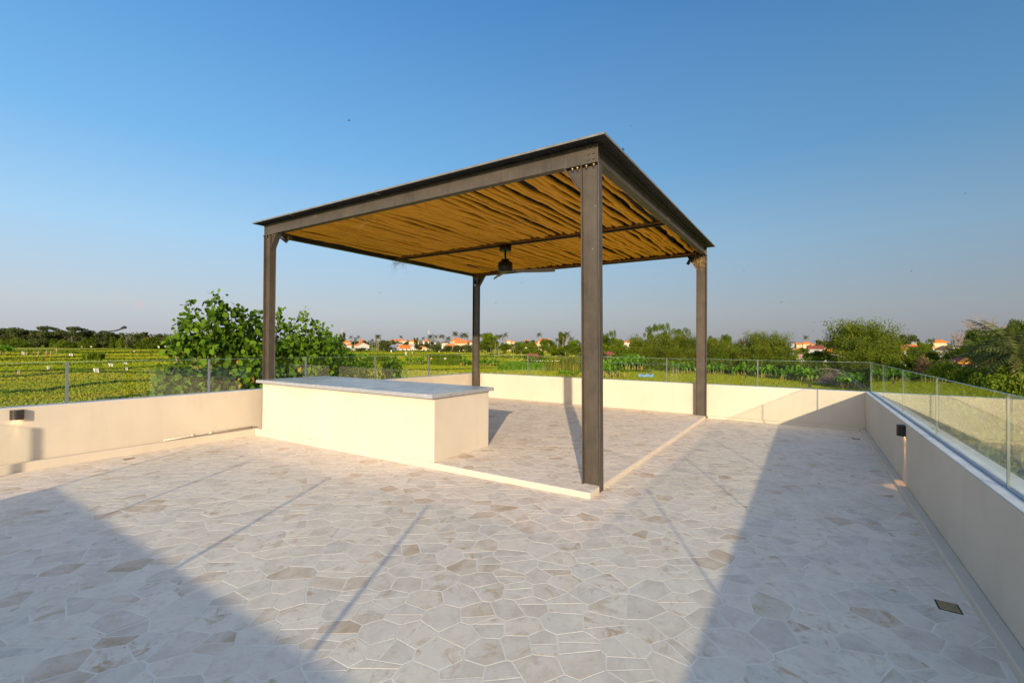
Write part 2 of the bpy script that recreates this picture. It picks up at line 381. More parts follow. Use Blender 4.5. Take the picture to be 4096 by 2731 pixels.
def clip(poly, n, d):                            # keep points with n.p <= d
    outp = []
    for i in range(len(poly)):
        a, c = poly[i], poly[(i+1) % len(poly)]
        da = n[0]*a[0]+n[1]*a[1]-d; dc = n[0]*c[0]+n[1]*c[1]-d
        if da <= 0: outp.append(a)
        if (da < 0 < dc) or (dc < 0 < da):
            q = da/(da-dc); outp.append((a[0]+(c[0]-a[0])*q, a[1]+(c[1]-a[1])*q))
    return outp
def area(p): return abs(sum(p[i][0]*p[(i+1) % len(p)][1]-p[(i+1) % len(p)][0]*p[i][1] for i in range(len(p))))/2
def inset(poly, g):
    cx = sum(p[0] for p in poly)/len(poly); cy = sum(p[1] for p in poly)/len(poly)
    res = [(p[0], p[1]) for p in poly]
    for i in range(len(poly)):
        a, c = poly[i], poly[(i+1) % len(poly)]
        ex, ey = c[0]-a[0], c[1]-a[1]; L = math.hypot(ex, ey)
        if L < 1e-5: continue
        n = (ey/L, -ex/L)
        if n[0]*(cx-a[0])+n[1]*(cy-a[1]) > 0: n = (-n[0], -n[1])
        res = clip(res, n, n[0]*a[0]+n[1]*a[1]-g)
        if len(res) < 3: return []
    return res
def paving(x0, x1, y0, y1, seed, rot, cell=.190):
    """crazy paving cells: jittered wavy courses, about a quarter of the stones split along the course"""
    r = random.Random(seed)
    e1 = (math.cos(rot), math.sin(rot)); e2 = (-e1[1], e1[0])
    cx, cy = (x0+x1)/2, (y0+y1)/2; Rr = math.hypot(x1-x0, y1-y0)/2+.5; n = int(Rr/cell)+2
    P = {}
    for i in range(-n-2, n+3):
        for j in range(-n-2, n+3):
            wv = .22*math.sin(i*1.1+j*.35)
            if r.random() < .05: continue
            a = (i+(.5 if j % 2 else 0)+r.uniform(-.37, .37))*cell*1.06; c = (j+wv+r.uniform(-.21, .21))*cell*.92
            P[i, j] = (cx+e1[0]*a+e2[0]*c, cy+e1[1]*a+e2[1]*c)
    outp = []
    for (i, j), p in P.items():
        if not (x0-.3 < p[0] < x1+.3 and y0-.3 < p[1] < y1+.3): continue
        s = cell*1.9; poly = [(p[0]-s, p[1]-s), (p[0]+s, p[1]-s), (p[0]+s, p[1]+s), (p[0]-s, p[1]+s)]
        for di in range(-2, 3):
            for dj in range(-2, 3):
                if (di or dj) and (i+di, j+dj) in P:
                    q = P[i+di, j+dj]; nn = (q[0]-p[0], q[1]-p[1]); mm = ((q[0]+p[0])/2, (q[1]+p[1])/2)
                    poly = clip(poly, nn, nn[0]*mm[0]+nn[1]*mm[1])
                    if len(poly) < 3: break
            if len(poly) < 3: break
        if len(poly) < 3: continue
        pieces = [poly]
        k = r.random()
        if k < .26:
            tl = rot+r.uniform(-.1, .1); nn = (-math.sin(tl), math.cos(tl)); d = nn[0]*p[0]+nn[1]*p[1]+r.uniform(-.015, .03)
            pieces = [clip(poly, nn, d), clip(poly, (-nn[0], -nn[1]), -d)]
        elif k < .34:
            tl = rot+r.uniform(1.0, 2.1); nn = (-math.sin(tl), math.cos(tl)); d = nn[0]*p[0]+nn[1]*p[1]
            pieces = [clip(poly, nn, d), clip(poly, (-nn[0], -nn[1]), -d)]
        for pc in pieces:
            for nn, d in (((1, 0), x1), ((-1, 0), -x0), ((0, 1), y1), ((0, -1), -y0)):
                if len(pc) >= 3: pc = clip(pc, nn, d)
            if len(pc) < 3: continue
            pc = inset(pc, r.uniform(.0028, .0048))
            if len(pc) >= 3 and area(pc) > .0009: outp.append(pc)
    return outp
def stone_geo(pc, zfun, rr, t=.0035):
    cx = sum(p[0] for p in pc)/len(pc); cy = sum(p[1] for p in pc)/len(pc); n = len(pc); dz = rr.uniform(-.0002, .0004)
    top = [(p[0]+(cx-p[0])*.012, p[1]+(cy-p[1])*.012, zfun(*p)+dz) for p in pc]
    bot = [(p[0], p[1], zfun(*p)-t) for p in pc]
    return (cx, cy), top+bot, [tuple(range(n))]+[(i, n+i, n+(i+1) % n, (i+1) % n) for i in range(n)]
def lay(stones, zfun, parent, seed, limit=296):
    rr = random.Random(seed)
    def key(pc):
        cx = sum(p[0] for p in pc)/len(pc); cy = sum(p[1] for p in pc)/len(pc)
        d = np.array([cx, cy, 0.])-CAM; z = d@cF
        if z < .3: return 1e9
        u = 2048+FPX*(d@cR)/z; v = 1365.5-FPX*(d@cU)/z
        if not (-60 < u < 4156 and v < 2790): return 1e9
        return z**3/area(pc)
    stones = sorted(stones, key=key)
    V, Fc, T = [], [], []
    for i, pc in enumerate(stones):
        A = 0
        for a in range(len(pc)): A += pc[a][0]*pc[(a+1) % len(pc)][1]-pc[(a+1) % len(pc)][0]*pc[a][1]
        if A < 0: pc = pc[::-1]
        (cx, cy), vs, fs = stone_geo(pc, zfun, rr)
        q = rr.random(); tt = q*.86 if rr.random() > .075 else rr.uniform(.87, 1)
        if i < limit:
            cz = zfun(cx, cy); me = bpy.data.meshes.new('paving_stone')
            me.from_pydata([(x-cx, y-cy, z-cz) for x, y, z in vs], [], fs); me.update()
            a = me.attributes.new('tint', 'FLOAT', 'POINT'); a.data.foreach_set('value', [tt]*len(vs))
            link('paving_stone', me, M['stone'], parent, (cx, cy, cz))
        else:
            b0 = len(V); V += vs; Fc += [tuple(b0+k for k in f) for f in fs]; T += [tt]*len(vs)
    me = bpy.data.meshes.new('paving_stones'); me.from_pydata(V, [], Fc); me.update()
    a = me.attributes.new('tint', 'FLOAT', 'POINT'); a.data.foreach_set('value', T)
    o = link('more_paving_stones', me, M['stone'], parent); tag(o, kind='stuff')
rot1 = math.atan2(cR[1], cR[0])
st = []
DR = [(-.61, -2.58, .13, .11), (5.48, -2.57, .15, .11), (-1.88, 6.06, .12, .10)]
def near_drain(pc):
    cx = sum(p[0] for p in pc)/len(pc); cy = sum(p[1] for p in pc)/len(pc)
    return any(abs(cx-a) < c*.5 and abs(cy-d) < e*.5 for a, d, c, e in DR)
for reg, sd_ in (((WF, 0., WR+.08, WL-.10), 3), ((0., WB-.06, WR+.08, -.004), 3)):
    pass
allst = paving(WF, WB-.06, WR+.08, WL-.10, 3, rot1+.06)
for pc in allst:
    a = pc
    left = clip(a, (1, 0), -.001)
    if len(left) >= 3 and area(left) > .0008: st.append(left)
    right = clip(clip(a, (-1, 0), 0.) or [], (0, 1), -.002) if len(clip(a, (-1, 0), 0.)) >= 3 else []
    if len(right) >= 3 and area(right) > .0008: st.append(right)
lay([p for p in st if not near_drain(p)], zf, floor, 5)

# --- platform under the pergola
plat = MB().box(0., WB, 0., 6.425, -.19, -.0045).build('platform', M['cream_plaster']); tag(plat, kind='structure')
MB().box(.004, WB, .004, 6.42, -.0045, -.0007).build('platform_bedding', M['grout'], plat)
ps = []
for pc in paving(.012, WB-.01, .012, 6.42, 8, rot1-.05):
    ps.append(pc)
lay(ps, lambda x, y: 0., plat, 9)

# --- parapets (each wall > ledge, coping)
def wall(label, x0, x1, y0, y1, ledges):
    r = empty('parapet_wall', ((x0+x1)/2, (y0+y1)/2, -.2)); tag(r, label, 'wall')
    def part(nm, mb, m, bev=0):
        o = mb.build(nm, m, None, bev); o.parent = r; o.matrix_parent_inverse = Matrix.Translation(-r.location); return o
    part('wall_body', MB().box(x0, x1, y0, y1, -.19, HW-.006), M['cream_plaster'])
    part('coping', MB().box(x0+.004, x1-.004, y0+.004, y1-.004, HW-.006, HW), M['coping'], .002)
    for lx0, lx1, ly0, ly1, z in ledges: part('ledge', MB().box(lx0, lx1, ly0, ly1, -.19, z), M['cream_plaster'], .008)
    return r
wall('cream parapet wall running behind the counter on the left, in warm sun', WF-TH, WB, WL, WL+TH, [(WF, -.001, WL-.10, WL, -.004)])
wall('long cream parapet wall across the back, facing the sun', WB, WB+TH, WR-TH, WL+TH, [(WB-.06, WB, WR+.08, -.02, -.004)])
wall('cream parapet wall on the right, its inner face in shade', WF-TH, WB, WR-TH, WR, [(WF, WB, WR, WR+.08, -.004)])
wall('cream parapet wall behind the viewer, between the terrace and the stairs', WF-TH, WF, WR, 3.62, [])

# --- glass balustrades (each > pane, post)
def balustrade(label, axis, c, ticks, z0, z1, pw=.02, post_ends=(True, True), pm='post_metal'):
    r = empty('glass_balustrade', (c, ticks[0], z0) if axis == 'y' else (ticks[0], c, z0)); tag(r, label, 'balustrade')
    inv = Matrix.Translation(-r.location)
    def part(nm, mb, m):
        o = mb.build(nm, m, None); o.parent = r; o.matrix_parent_inverse = inv; return o
    th = .012
    for i in range(len(ticks)-1):
        a, e = ticks[i]+pw*.5+.001, ticks[i+1]-pw*.5-.001
        for nm, lo, hi, mt, t2 in (('pane', z0-.004, z1-.004, 'pane_glass', th), ('pane_edge', z1-.0039, z1, 'glass_edge', th)):
            bx = (c-t2/2, c+t2/2, a, e, lo, hi) if axis == 'y' else (a, e, c-t2/2, c+t2/2, lo, hi)
            part(nm, MB().box(*bx), M[mt])
        sx = (c-.017, c+.017, a, e, z0, z0+.008) if axis == 'y' else (a, e, c-.017, c+.017, z0, z0+.008)
        part('seal', MB().box(*sx), M['sealant'])
    for i, tk in enumerate(ticks):
        if (i == 0 and not post_ends[0]) or (i == len(ticks)-1 and not post_ends[1]): continue
        hd_ = min(.011, max(.0065, pw*.5)); bx = (c-hd_, c+hd_, tk-pw/2, tk+pw/2, z0, z1+.001) if axis == 'y' else (tk-pw/2, tk+pw/2, c-hd_, c+hd_, z0, z1+.001)
        part('post', MB().box(*bx), M[pm])
GL, GB, GR, GF = WL+.10, WB+.10, WR-.09, WF-.12
balustrade('glass balustrade with slim grey posts on the left parapet', 'x', GL, [-5.78, -4.16, -2.417, -.667, 1.093, 2.845, 4.62, GB-.02], HW, HG, .030)
balustrade('glass balustrade on the back parapet in front of the banana plants', 'y', GB, [GR, -.978, .901, 2.79, 4.68, GL-.02], HW, HG, .018)
balustrade('glass balustrade on the shaded right parapet, mirroring the field', 'x', GR, [-5.78, -4.05, -2.26, -.476, 1.326, 3.109, 4.913, GB-.03], HW, HG, .012, (False, True), 'joint_seal')
balustrade('glass balustrade on the parapet behind the viewer', 'y', GF, [GR, -1.245, .36, 2.02, 3.6], HW, HG, .026, (False, True))
balustrade('full height glass panel beside the stairs behind the viewer', 'y', GF, [4.83, 6.42], -.10, HG, .05)

# --- counter
ctr = empty('counter', (.62, 4.16, 0)); tag(ctr, 'long cream bar counter with a glossy grey stone top', 'counter')
def cpart(nm, mb, m, bev=0, parent=ctr, root=None):
    root = root or parent
    o = mb.build(nm, m, None, bev); o.parent = parent; o.matrix_parent_inverse = Matrix.Translation(-root.location); return o
cpart('counter_body', MB().box(.028, 1.22, 2.153, 6.17, -.001, .822), M['cream_plaster'], .004)
cpart('counter_edge', MB().box(-.067, 1.293, 2.106, 6.22, .822, .862), M['slab_edge'], .004)
for y0, y1 in ((2.112, 3.55), (3.553, 5.0), (5.003, 6.214)): cpart('counter_top', MB().box(-.061, 1.287, y0, y1, .862, .873), M['slab_stone'])

# ------------------------------------------------------------------ pergola
ZF_, ZB_ = 3.445, 3.505                          # underside of the beams, front and back
def zb(x): return ZF_+(ZB_-ZF_)*(x-.15)/6.2
BH = .19
perg = empty('pergola', (3.2, 3.2, 0)); tag(perg, 'dark brown steel pergola with a ceiling of wavy wooden poles', 'pergola')
pinv = Matrix.Translation(-perg.location)
def pp(nm, mb, m, bev=0, parent=None):
    o = mb.build(nm, m, None, bev); o.parent = parent or perg
    if parent is None: o.matrix_parent_inverse = pinv
    return o
def hexbolt(mb, c, ax, r=.013, h=.012):
    c = np.array(c, float); ax = np.array(ax, float); a = np.array([0, 0, 1.]) if abs(ax[2]) < .5 else np.array([1., 0, 0]); b_ = np.cross(ax, a)
    poly = [c+(a*math.cos(k*math.pi/3)+b_*math.sin(k*math.pi/3))*r for k in range(6)]
    return mb.prism(poly, ax*h)
def column(xb, xt, y0, zc, gdir, legs=1):
    """H column: flanges facing +-y, web facing x; gdir = side of the haunch (+1 towards +y)"""
    y1 = y0+.20
    def sh(x, z): return x+(xb-xt)*(1-z/zc)
    def hb(x0, x1, ya, yb, z0, z1):
        vs = [(sh(x, z), y, z) for z in (z0, z1) for x, y in ((x0, ya), (x1, ya), (x1, yb), (x0, yb))]
        return vs, [(3, 2, 1, 0), (4, 5, 6, 7), (0, 1, 5, 4), (1, 2, 6, 5), (2, 3, 7, 6), (3, 0, 4, 7)]
    m = MB(); x0, x1 = xt, xt+.10
    zlow = -.07 if y0 < 1 else 0.
    m.add(*hb(x0, x1, y0-.008 if y0 < 1 else y0, y0+.002, zlow, zc)); m.add(*hb(x0, x1, y1-.009, y1, 0, zc)); m.add(*hb(x0+.046, x0+.054, y0+.002, y1-.009, 0, zc))
    c = pp('column', m, M['steel_brown'], .0015)
    # cap plate
    g0, g1 = (y0-.012, y1+.20) if gdir > 0 else (y0-.20, y1+.03)
    pp('cap_plate', MB().box(x0-.006, x1+.004, g0, g1, zc, zc+.010), M['steel_brown'], .001, c)
    # haunch
    ys = y1 if gdir > 0 else y0; e = .18*gdir
    tri = [(x0+.046, ys, zc-.27), (x0+.046, ys+e, zc-.002), (x0+.046, ys, zc-.002)]
    pp('gusset', MB().prism(tri, (.008, 0, 0)), M['steel_brown'], 0, c)
    fl = [(x0, ys+.001*gdir, zc-.285), (x0, ys+.001*gdir, zc-.27), (x0, ys+e, zc-.003), (x0, ys+e+.012*gdir, zc-.003)]
    pp('gusset_flange', MB().prism(fl, (.10, 0, 0)), M['steel_brown'], 0, c)
    for yy in (y0+.055, y0+.14, ys+.045*gdir, ys+.105*gdir):
        bm = MB(); hexbolt(bm, (x0+.022, yy, zc-.001), (0, 0, -1), .013, .018); bm.tube([(x0+.022, yy, zc-.018), (x0+.022, yy, zc-.04)], .0065, 8)
        pp('nut', bm, M['bolt_steel'], 0, c)
    return c
column(.245, .150, .0, ZF_, +1)
column(.150, .140, 6.2, ZF_, -1)
column(6.31, 6.30, .0, ZB_, +1)
column(6.31, 6.30, 6.2, ZB_, -1)
# front channel beam (back of the channel faces the viewer)
z0 = ZF_+.010; z1 = z0+BH
def channel(x, face, z0, z1, ya=.0, yb=6.40):
    m = MB(); s = face
    m.box(min(x, x+.008*s), max(x, x+.008*s), ya, yb, z0, z1)
    m.box(min(x+.008*s, x+.09*s), max(x+.008*s, x+.09*s), ya, yb, z0, z0+.010)
    m.box(min(x+.008*s, x+.09*s), max(x+.008*s, x+.09*s), ya, yb, z1-.010, z1)
    return m
fb = pp('front_beam', channel(.148, 1, z0, z1), M['steel_brown'], .0015)
for yc in (.0, 6.4-.135):
    for yy in (.045, .105):
        for k in range(3):
            bm = MB(); hexbolt(bm, (.148, yc+(yy if yc == 0 else yy), z0+.035+k*.058), (-1, 0, 0), .014, .011); pp('bolt', bm, M['steel_brown'], 0, fb)
bz0 = ZB_+.010
pp('back_beam', channel(6.40, -1, bz0, bz0+BH), M['steel_brown'], .0015)
def sloped(x0, x1, ya, yb, dz0, dz1):
    vs = [(x, y, zb(x)+dz) for dz in (dz0, dz1) for x, y in ((x0, ya), (x1, ya), (x1, yb), (x0, yb))]
    return vs, [(3, 2, 1, 0), (4, 5, 6, 7), (0, 1, 5, 4), (1, 2, 6, 5), (2, 3, 7, 6), (3, 0, 4, 7)]
for ya, yb, nm in ((.0, .10, 'side_beam'), (6.30, 6.40, 'side_beam')):
    m = MB(); X0, X1 = .160, 6.39
    m.add(*sloped(X0, X1, ya, yb, .0115, .020)); m.add(*sloped(X0, X1, ya, yb, .19, .198)); m.add(*sloped(X0, X1, (ya+yb)/2-.003, (ya+yb)/2+.003, .020, .19))
    sb = pp(nm, m, M['steel_brown'], .001)
    for k in (3.2, 3.27):
        bm = MB(); hexbolt(bm, (k, (ya+yb)/2-.003, zb(k)+.10), (0, -1, 0), .012, .012); pp('bolt', bm, M['bolt_steel'], 0, sb)
# purlin + ledgers that carry the pole ends
XP = 3.255
pp('purlin', MB().box(XP-.022, XP+.022, .10, 6.30, zb(XP)+.012, zb(XP)+.055), M['steel_black'], .001)
pp('ledger', MB().box(XP-.060, XP-.024, .10, 6.30, zb(XP)+.040, zb(XP)+.062), M['ledger_wood'])
pp('ledger', MB().box(6.235, 6.30, .20, 6.20, zb(6.3)+.030, zb(6.3)+.056), M['ledger_wood'])
# roof sheet: fine ribs on the underside, pale trim on the edge
RX0, RX1, RY0, RY1 = -.005, 6.60, -.13, 6.50
def rz(x): return 3.648+(x-RX0)/(RX1-RX0)*.082
m = MB()
m.add([(RX0, RY0, rz(RX0)), (RX1, RY0, rz(RX1)), (RX1, RY1, rz(RX1)), (RX0, RY1, rz(RX0)),
       (RX0, RY0, rz(RX0)+.012), (RX1, RY0, rz(RX1)+.012), (RX1, RY1, rz(RX1)+.012), (RX0, RY1, rz(RX0)+.012)],
      [(3, 2, 1, 0), (4, 5, 6, 7), (0, 1, 5, 4), (1, 2, 6, 5), (2, 3, 7, 6), (3, 0, 4, 7)])
n = int((RY1-RY0)/.03)
for k in range(n):
    y = RY0+.012+k*.03
    m.add([(RX0+.003, y, rz(RX0)), (RX1-.003, y, rz(RX1)), (RX1-.003, y+.013, rz(RX1)), (RX0+.003, y+.013, rz(RX0)),
           (RX0+.003, y+.004, rz(RX0)-.005), (RX1-.003, y+.004, rz(RX1)-.005), (RX1-.003, y+.009, rz(RX1)-.005), (RX0+.003, y+.009, rz(RX0)-.005)],
          [(0, 1, 5, 4), (1, 2, 6, 5), (2, 3, 7, 6), (3, 0, 4, 7), (4, 5, 6, 7)])
roof = pp('roof', m, M['roof_underside'])
def trim(xa, xb, ya, yb):
    vs = [(x, y, rz(x)+dz) for dz in (-.004, .019) for x, y in ((xa, ya), (xb, ya), (xb, yb), (xa, yb))]
    return MB().add(vs, [(3, 2, 1, 0), (4, 5, 6, 7), (0, 1, 5, 4), (1, 2, 6, 5), (2, 3, 7, 6), (3, 0, 4, 7)])
pp('roof_trim', trim(RX0-.006, RX0, RY0-.006, RY1+.006), M['roof_trim'], 0, None)
pp('roof_trim', trim(RX0, RX1, RY0-.006, RY0), M['roof_trim'], 0, None)
pp('roof_trim', trim(RX1, RX1+.006, RY0-.006, RY1+.006), M['roof_trim'], 0, None)
pp('roof_trim', trim(RX0, RX1, RY1, RY1+.006), M['roof_trim'], 0, None)
for y in (5.35, 3.27):                           # small pale fixing tabs under the front overhang
    pp('clip', MB().box(RX0+.01, RX0+.085, y, y+.02, rz(0)-.013, rz(0)-.006), M['roof_trim'])

# ceiling poles: wavy branches laid side by side
def pole_mesh(L, seed):
    r = random.Random(seed); n = 34; k = 7
    ph = [r.uniform(0, 6.28) for _ in range(6)]; fr = [r.uniform(1.2, 2.2), r.uniform(3, 5.2), r.uniform(6, 11)]
    am = [r.uniform(.010, .026), r.uniform(.008, .023), r.uniform(.003, .010)]
    r0 = r.uniform(.028, .042); tp = r.uniform(-.011, .011)
    kn = [(r.random(), r.uniform(.003, .011), r.uniform(.015, .03)) for _ in range(6)]
    pts, rad = [], []
    for i in range(n+1):
        q = i/n; env = math.sin(math.pi*min(1, max(0, q)))**.5
        y = env*sum(a*math.sin(f*q*2.6+p) for a, f, p in zip(am, fr, ph)); z = .4*env*sum(a*math.sin(f*q*2.6+p) for a, f, p in zip(am, fr, ph[3:]))
        pts.append((q*L, y, z)); rad.append((r0+tp*(q-.5)+sum(h*math.exp(-((q-c)/w_)**2) for c, h, w_ in kn))*(1 if 0 < i < n else .82))
    return MB().tube(pts, rad, k).mesh('pole')
L1 = XP-.03-.20; L2 = 6.28-XP-.03
pv1 = [pole_mesh(L1, 100+i) for i in range(16)]; pv2 = [pole_mesh(L2, 200+i) for i in range(16)]
for me in pv1+pv2: me.materials.append(M['pole_wood'])
r = random.Random(4)
for bay, (xs_, L, pv) in enumerate(((.20, L1, pv1), (XP+.03, L2, pv2))):
    y = .165
    while y < 6.27:
        o = bpy.data.objects.new('pole', r.choice(pv)); COL.objects.link(o); o.parent = perg; o.matrix_parent_inverse = pinv
        s = r.uniform(.86, 1.12); flip = r.random() < .5
        z = zb(xs_)+.104+r.uniform(-.008, .006)
        o.location = (xs_+(L if flip else 0), y, z+(zb(xs_+L)-zb(xs_) if flip else 0))
        sl_ = math.atan2(zb(xs_+L)-zb(xs_), L)
        o.rotation_euler = (r.choice((0, math.pi))+r.uniform(-.4, .4), sl_ if flip else -sl_, (math.pi if flip else 0)+r.uniform(-.010, .010))
        o.scale = (1, s, s)
        y += (.080 if r.random() < .68 else .150)*s+r.uniform(-.008, .014)

# fan under the purlin
FX, FY = XP, 3.23
fan = empty('ceiling_fan', (FX, FY, 3.47)); tag(fan, 'black three bladed fan hanging from the middle of the pole ceiling', 'fan')
finv = Matrix.Translation(-fan.location)
def fp(nm, mb, m, parent=None):
    o = mb.build(nm, m, None); o.parent = parent or fan
    if parent is None: o.matrix_parent_inverse = finv
    return o
def lathe(prof, cx, cy, n=28):
    m = MB(); m.tube([(cx, cy, z) for z, _ in prof], [r_ for _, r_ in prof], n); return m
fp('mount', lathe([(3.500, .118), (3.395, .118), (3.385, .110)], FX, FY), M['fan_black'])
fp('rod', lathe([(3.39, .020), (3.15, .020)], FX, FY, 12), M['fan_black'])
fp('motor_housing', lathe([(3.225, .070), (3.222, .083), (3.175, .083), (3.172, .12), (3.155, .146), (3.02, .150), (3.005, .142), (2.995, .150), (2.978, .140), (2.968, .10)], FX, FY), M['fan_black'])
for ang, L in ((104, .98), (-12, 1.0), (226, 1.0)):
    a = YAW-math.pi/2+math.radians(ang)          # measured from the camera's right hand side
    d = np.array([math.cos(a), math.sin(a), 0]); s_ = np.array([-d[1], d[0], 0]); V = []
    prof = [(.10, .035), (.22, .05), (.36, .072), (.80, .066), (.93, .050), (1.0, .018)]
    for q, hw in prof:
        for e, dz in ((-1, .020), (1, -.028)):
            for zz in (0, .006): V.append(np.array([FX, FY, 2.985+dz*min(1, q*2.2)+zz])+d*q*L+s_*hw*e*1.05)
    Fs = []
    for i in range(len(prof)-1):
        p0 = i*4; q0 = p0+4
        Fs += [(p0, q0, q0+2, p0+2), (p0+1, p0+3, q0+3, q0+1), (p0, p0+1, q0+1, q0), (p0+2, q0+2, q0+3, p0+3)]
    Fs += [(0, 2, 3, 1), (len(V)-4, len(V)-3, len(V)-1, len(V)-2)]
    fp('blade', MB().add(V, Fs), M['fan_blade'])

# spotlights on the columns
def spotlight(label, p, d):
    r = empty('spotlight', p); tag(r, label, 'light', 'spotlights on the pergola columns')
    p = np.array(p, float); d = np.array(d, float); d /= np.linalg.norm(d)
    def sp_(nm, m, mt): o = m.build(nm, mt); o.parent = r; return o
    sp_('bracket', MB().box(-.03, .03, -.03, .03, .05, .075).box(-.008, .008, -.008, .008, -.01, .05), M['lamp_black'])
    hd = sp_('lamp_head', MB().tube([-d*.06, d*.095], .034, 18).tube([d*.095, d*.105], .036, 18), M['lamp_black'])
    le = MB().tube([d*.1051, d*.1053], .030, 18).build('lens', M['house_white']); le.parent = hd
spotlight('black spotlight beside the left pergola column, aimed at the ceiling side', (.21, 5.93, 3.37), (.63, -.43, -.6))
spotlight('small spotlight on the back pergola column, its lens showing', (6.25, 6.28, 3.32), (-.55, -.35, -.75))
spotlight('spotlight tucked under the haunch of the right pergola column', (6.27, .33, 3.42), (.1, .45, -.8))

# straw nests
def nest(label, c, spread, n, L, down=.5, seed=1):
    r = random.Random(seed); mb = MB(); c = np.array(c, float)
    for i in range(n):
        p = c+np.array([r.gauss(0, spread[0]), r.gauss(0, spread[1]), r.gauss(0, spread[2])])
        d = np.array([r.gauss(0, 1), r.gauss(0, 1), r.gauss(0, .5)-down]); d /= np.linalg.norm(d); l = L*r.uniform(.4, 1.3)
        q = p+d*l*.5+np.array([r.gauss(0, .15), r.gauss(0, .15), -.05])*l; e = p+d*l+np.array([0, 0, -.15*l])
        mb.tube([p, q, e], [.0016, .0013, .0008], 3, False)
    o = mb.build('straw_nest', M['straw']); tag(o, label, 'nest', 'straw bird nests in the pergola')
nest('thick straw nest hanging at the top of the right column', (6.24, .14, 3.40), (.05, .05, .05), 90, .22, .8, 1)
nest('straw nest where the middle purlin meets the left side beam', (3.25, 6.22, 3.46), (.06, .10, .02), 70, .22, .5, 2)
nest('pale straw tuft poking out just behind the front beam', (.42, 3.9, 3.475), (.05, .07, .008), 34, .20, .3, 3)
nest('loose dark straw in the ceiling poles left of the near column', (1.75, 1.9, 3.47), (.10, .18, .006), 60, .16, .05, 4)
nest('little straw tuft beside the left spotlight', (.30, 5.95, 3.44), (.03, .03, .01), 16, .12, .4, 5)
nest('thin straw caught in the ceiling near the left column', (.85, 5.0, 3.47), (.12, .16, .006), 34, .14, .05, 6)
nest('straw bits at the top of the back column', (6.1, 6.1, 3.49), (.05, .10, .02), 36, .16, .5, 7)

# conduits
mb = MB().tube([(.36, 6.40, -.0), (.36, 6.40, 1.62)], .014, 10).tube([(.36, 6.40, 1.60), (.36, 6.40, 1.68)], .018, 10).tube([(.36, 6.40, 1.68), (.36, 6.40, 3.45)], .0125, 10)
o = mb.build('conduit_pipe', M['pvc']); tag(o, 'white upright conduit pipe behind the left pergola column', 'pipe')
mb = MB().tube([(-1.35, WL-.035, .012), (-1.05, WL-.04, .022), (-.95, WL-.045, .03), (-.02, WL-.05, .035)], .012, 10)
mb.tube([(-.72, WL-.046, .031), (-.66, WL-.046, .032)], .017, 10).tube([(-.98, WL-.044, .03), (-.93, WL-.044, .031)], .017, 10)
mb.build('floor_pipe', M['pvc']); tag(bpy.data.objects['floor_pipe'], 'pale pipe with couplings lying on the ledge of the left parapet', 'pipe')

# wall lamps
def wall_lamp(label, c, nrm, body, on):
    r = empty('wall_lamp', c); tag(r, label, 'wall lamp', 'wall lamps on the parapets')
    c = np.array(c, float); nrm = np.array(nrm, float); tx = np.array([-nrm[1], nrm[0], 0]); hw, dp, hh = .062, .075, .060
    poly = [tx*(-hw), tx*hw]+[tx*hw*math.cos(a)+nrm*(.018+(dp-.018)*math.sin(a)) for a in np.linspace(0.05, math.pi-.05, 14)]
    poly = [p+np.array([0, 0, -hh]) for p in poly]
    o = MB().prism(poly, (0, 0, 2*hh)).build('lamp_housing', body, None, .002); o.parent = r
    d = MB().prism([tx*(-.035)+nrm*.012+np.array([0, 0, -hh-.0015]), tx*.035+nrm*.012+np.array([0, 0, -hh-.0015]), tx*.03+nrm*.05+np.array([0, 0, -hh-.0015]), tx*(-.03)+nrm*.05+np.array([0, 0, -hh-.0015])], (0, 0, .001)).build('diffuser', M['lamp_glow']); d.parent = r
    if on:
        l = bpy.data.lights.new('lamp_light', 'SPOT'); l.energy = on; l.color = (1, .55, .22); l.spot_size = math.radians(46); l.spot_blend = .8; l.shadow_soft_size = .008
        lo = bpy.data.objects.new('lamp_light', l); COL.objects.link(lo); lo.parent = r
        l.spot_size = math.radians(38); lo.location = nrm*.03+np.array([0, 0, -hh-.01]); lo.rotation_euler = (0, 0, 0)
wall_lamp('dark bronze half round wall lamp on the sunlit left parapet', (-2.90, WL, .592), (0, -1, 0), M['lamp_body'], 1.2)
wall_lamp('black half round wall lamp on the shaded right parapet, glowing downwards', (2.32, WR, .585), (0, 1, 0), M['lamp_black'], 4.)
# drains
def drain(label, c):
    cx, cy, wx, wy = c; z = zf(cx, cy)
    r = empty('floor_drain', (cx, cy, z)); tag(r, label, 'drain', 'floor drains')
    o = MB().box(-wx/2, wx/2, -wy/2, wy/2, -.003, .0006).build('drain_frame', M['drain_dark']); o.parent = r
    g = MB().box(-wx/2+.009, wx/2-.009, -wy/2+.009, wy/2-.009, .0006, .0022)
    o = g.build('drain_cover', M['brass_drain']); o.parent = r
drain('square brass floor drain in the shade by the right parapet, nearest to the viewer', DR[0])
drain('floor drain in the far corner between the back and right parapets', DR[1])
drain('brass floor drain in the sun beside the left parapet', DR[2])
# rust patch on the near column foot

# ================================================================== landscape
# ground sheet, polar, out to the horizon
rings = [0, 15, 30, 40, 50, 60, 75, 90, 110, 140, 180, 240, 320, 420, 560, 750, 1000, 1500, 2500, 4500, 9000]
na = 144; V = []; Q = []
for i, d in enumerate(rings):
    for k in range(na):
        a = 2*math.pi*k/na; V.append((CAM[0]+d*math.cos(a), CAM[1]+d*math.sin(a), ground_z(d)))
for i in range(len(rings)-1):
    for k in range(na):
        k2 = (k+1) % na; Q.append((i*na+k, (i+1)*na+k, (i+1)*na+k2, i*na+k2))
g = link('ground', mesh_np('ground', V, Q), M['field_soil']); tag(g, kind='structure')

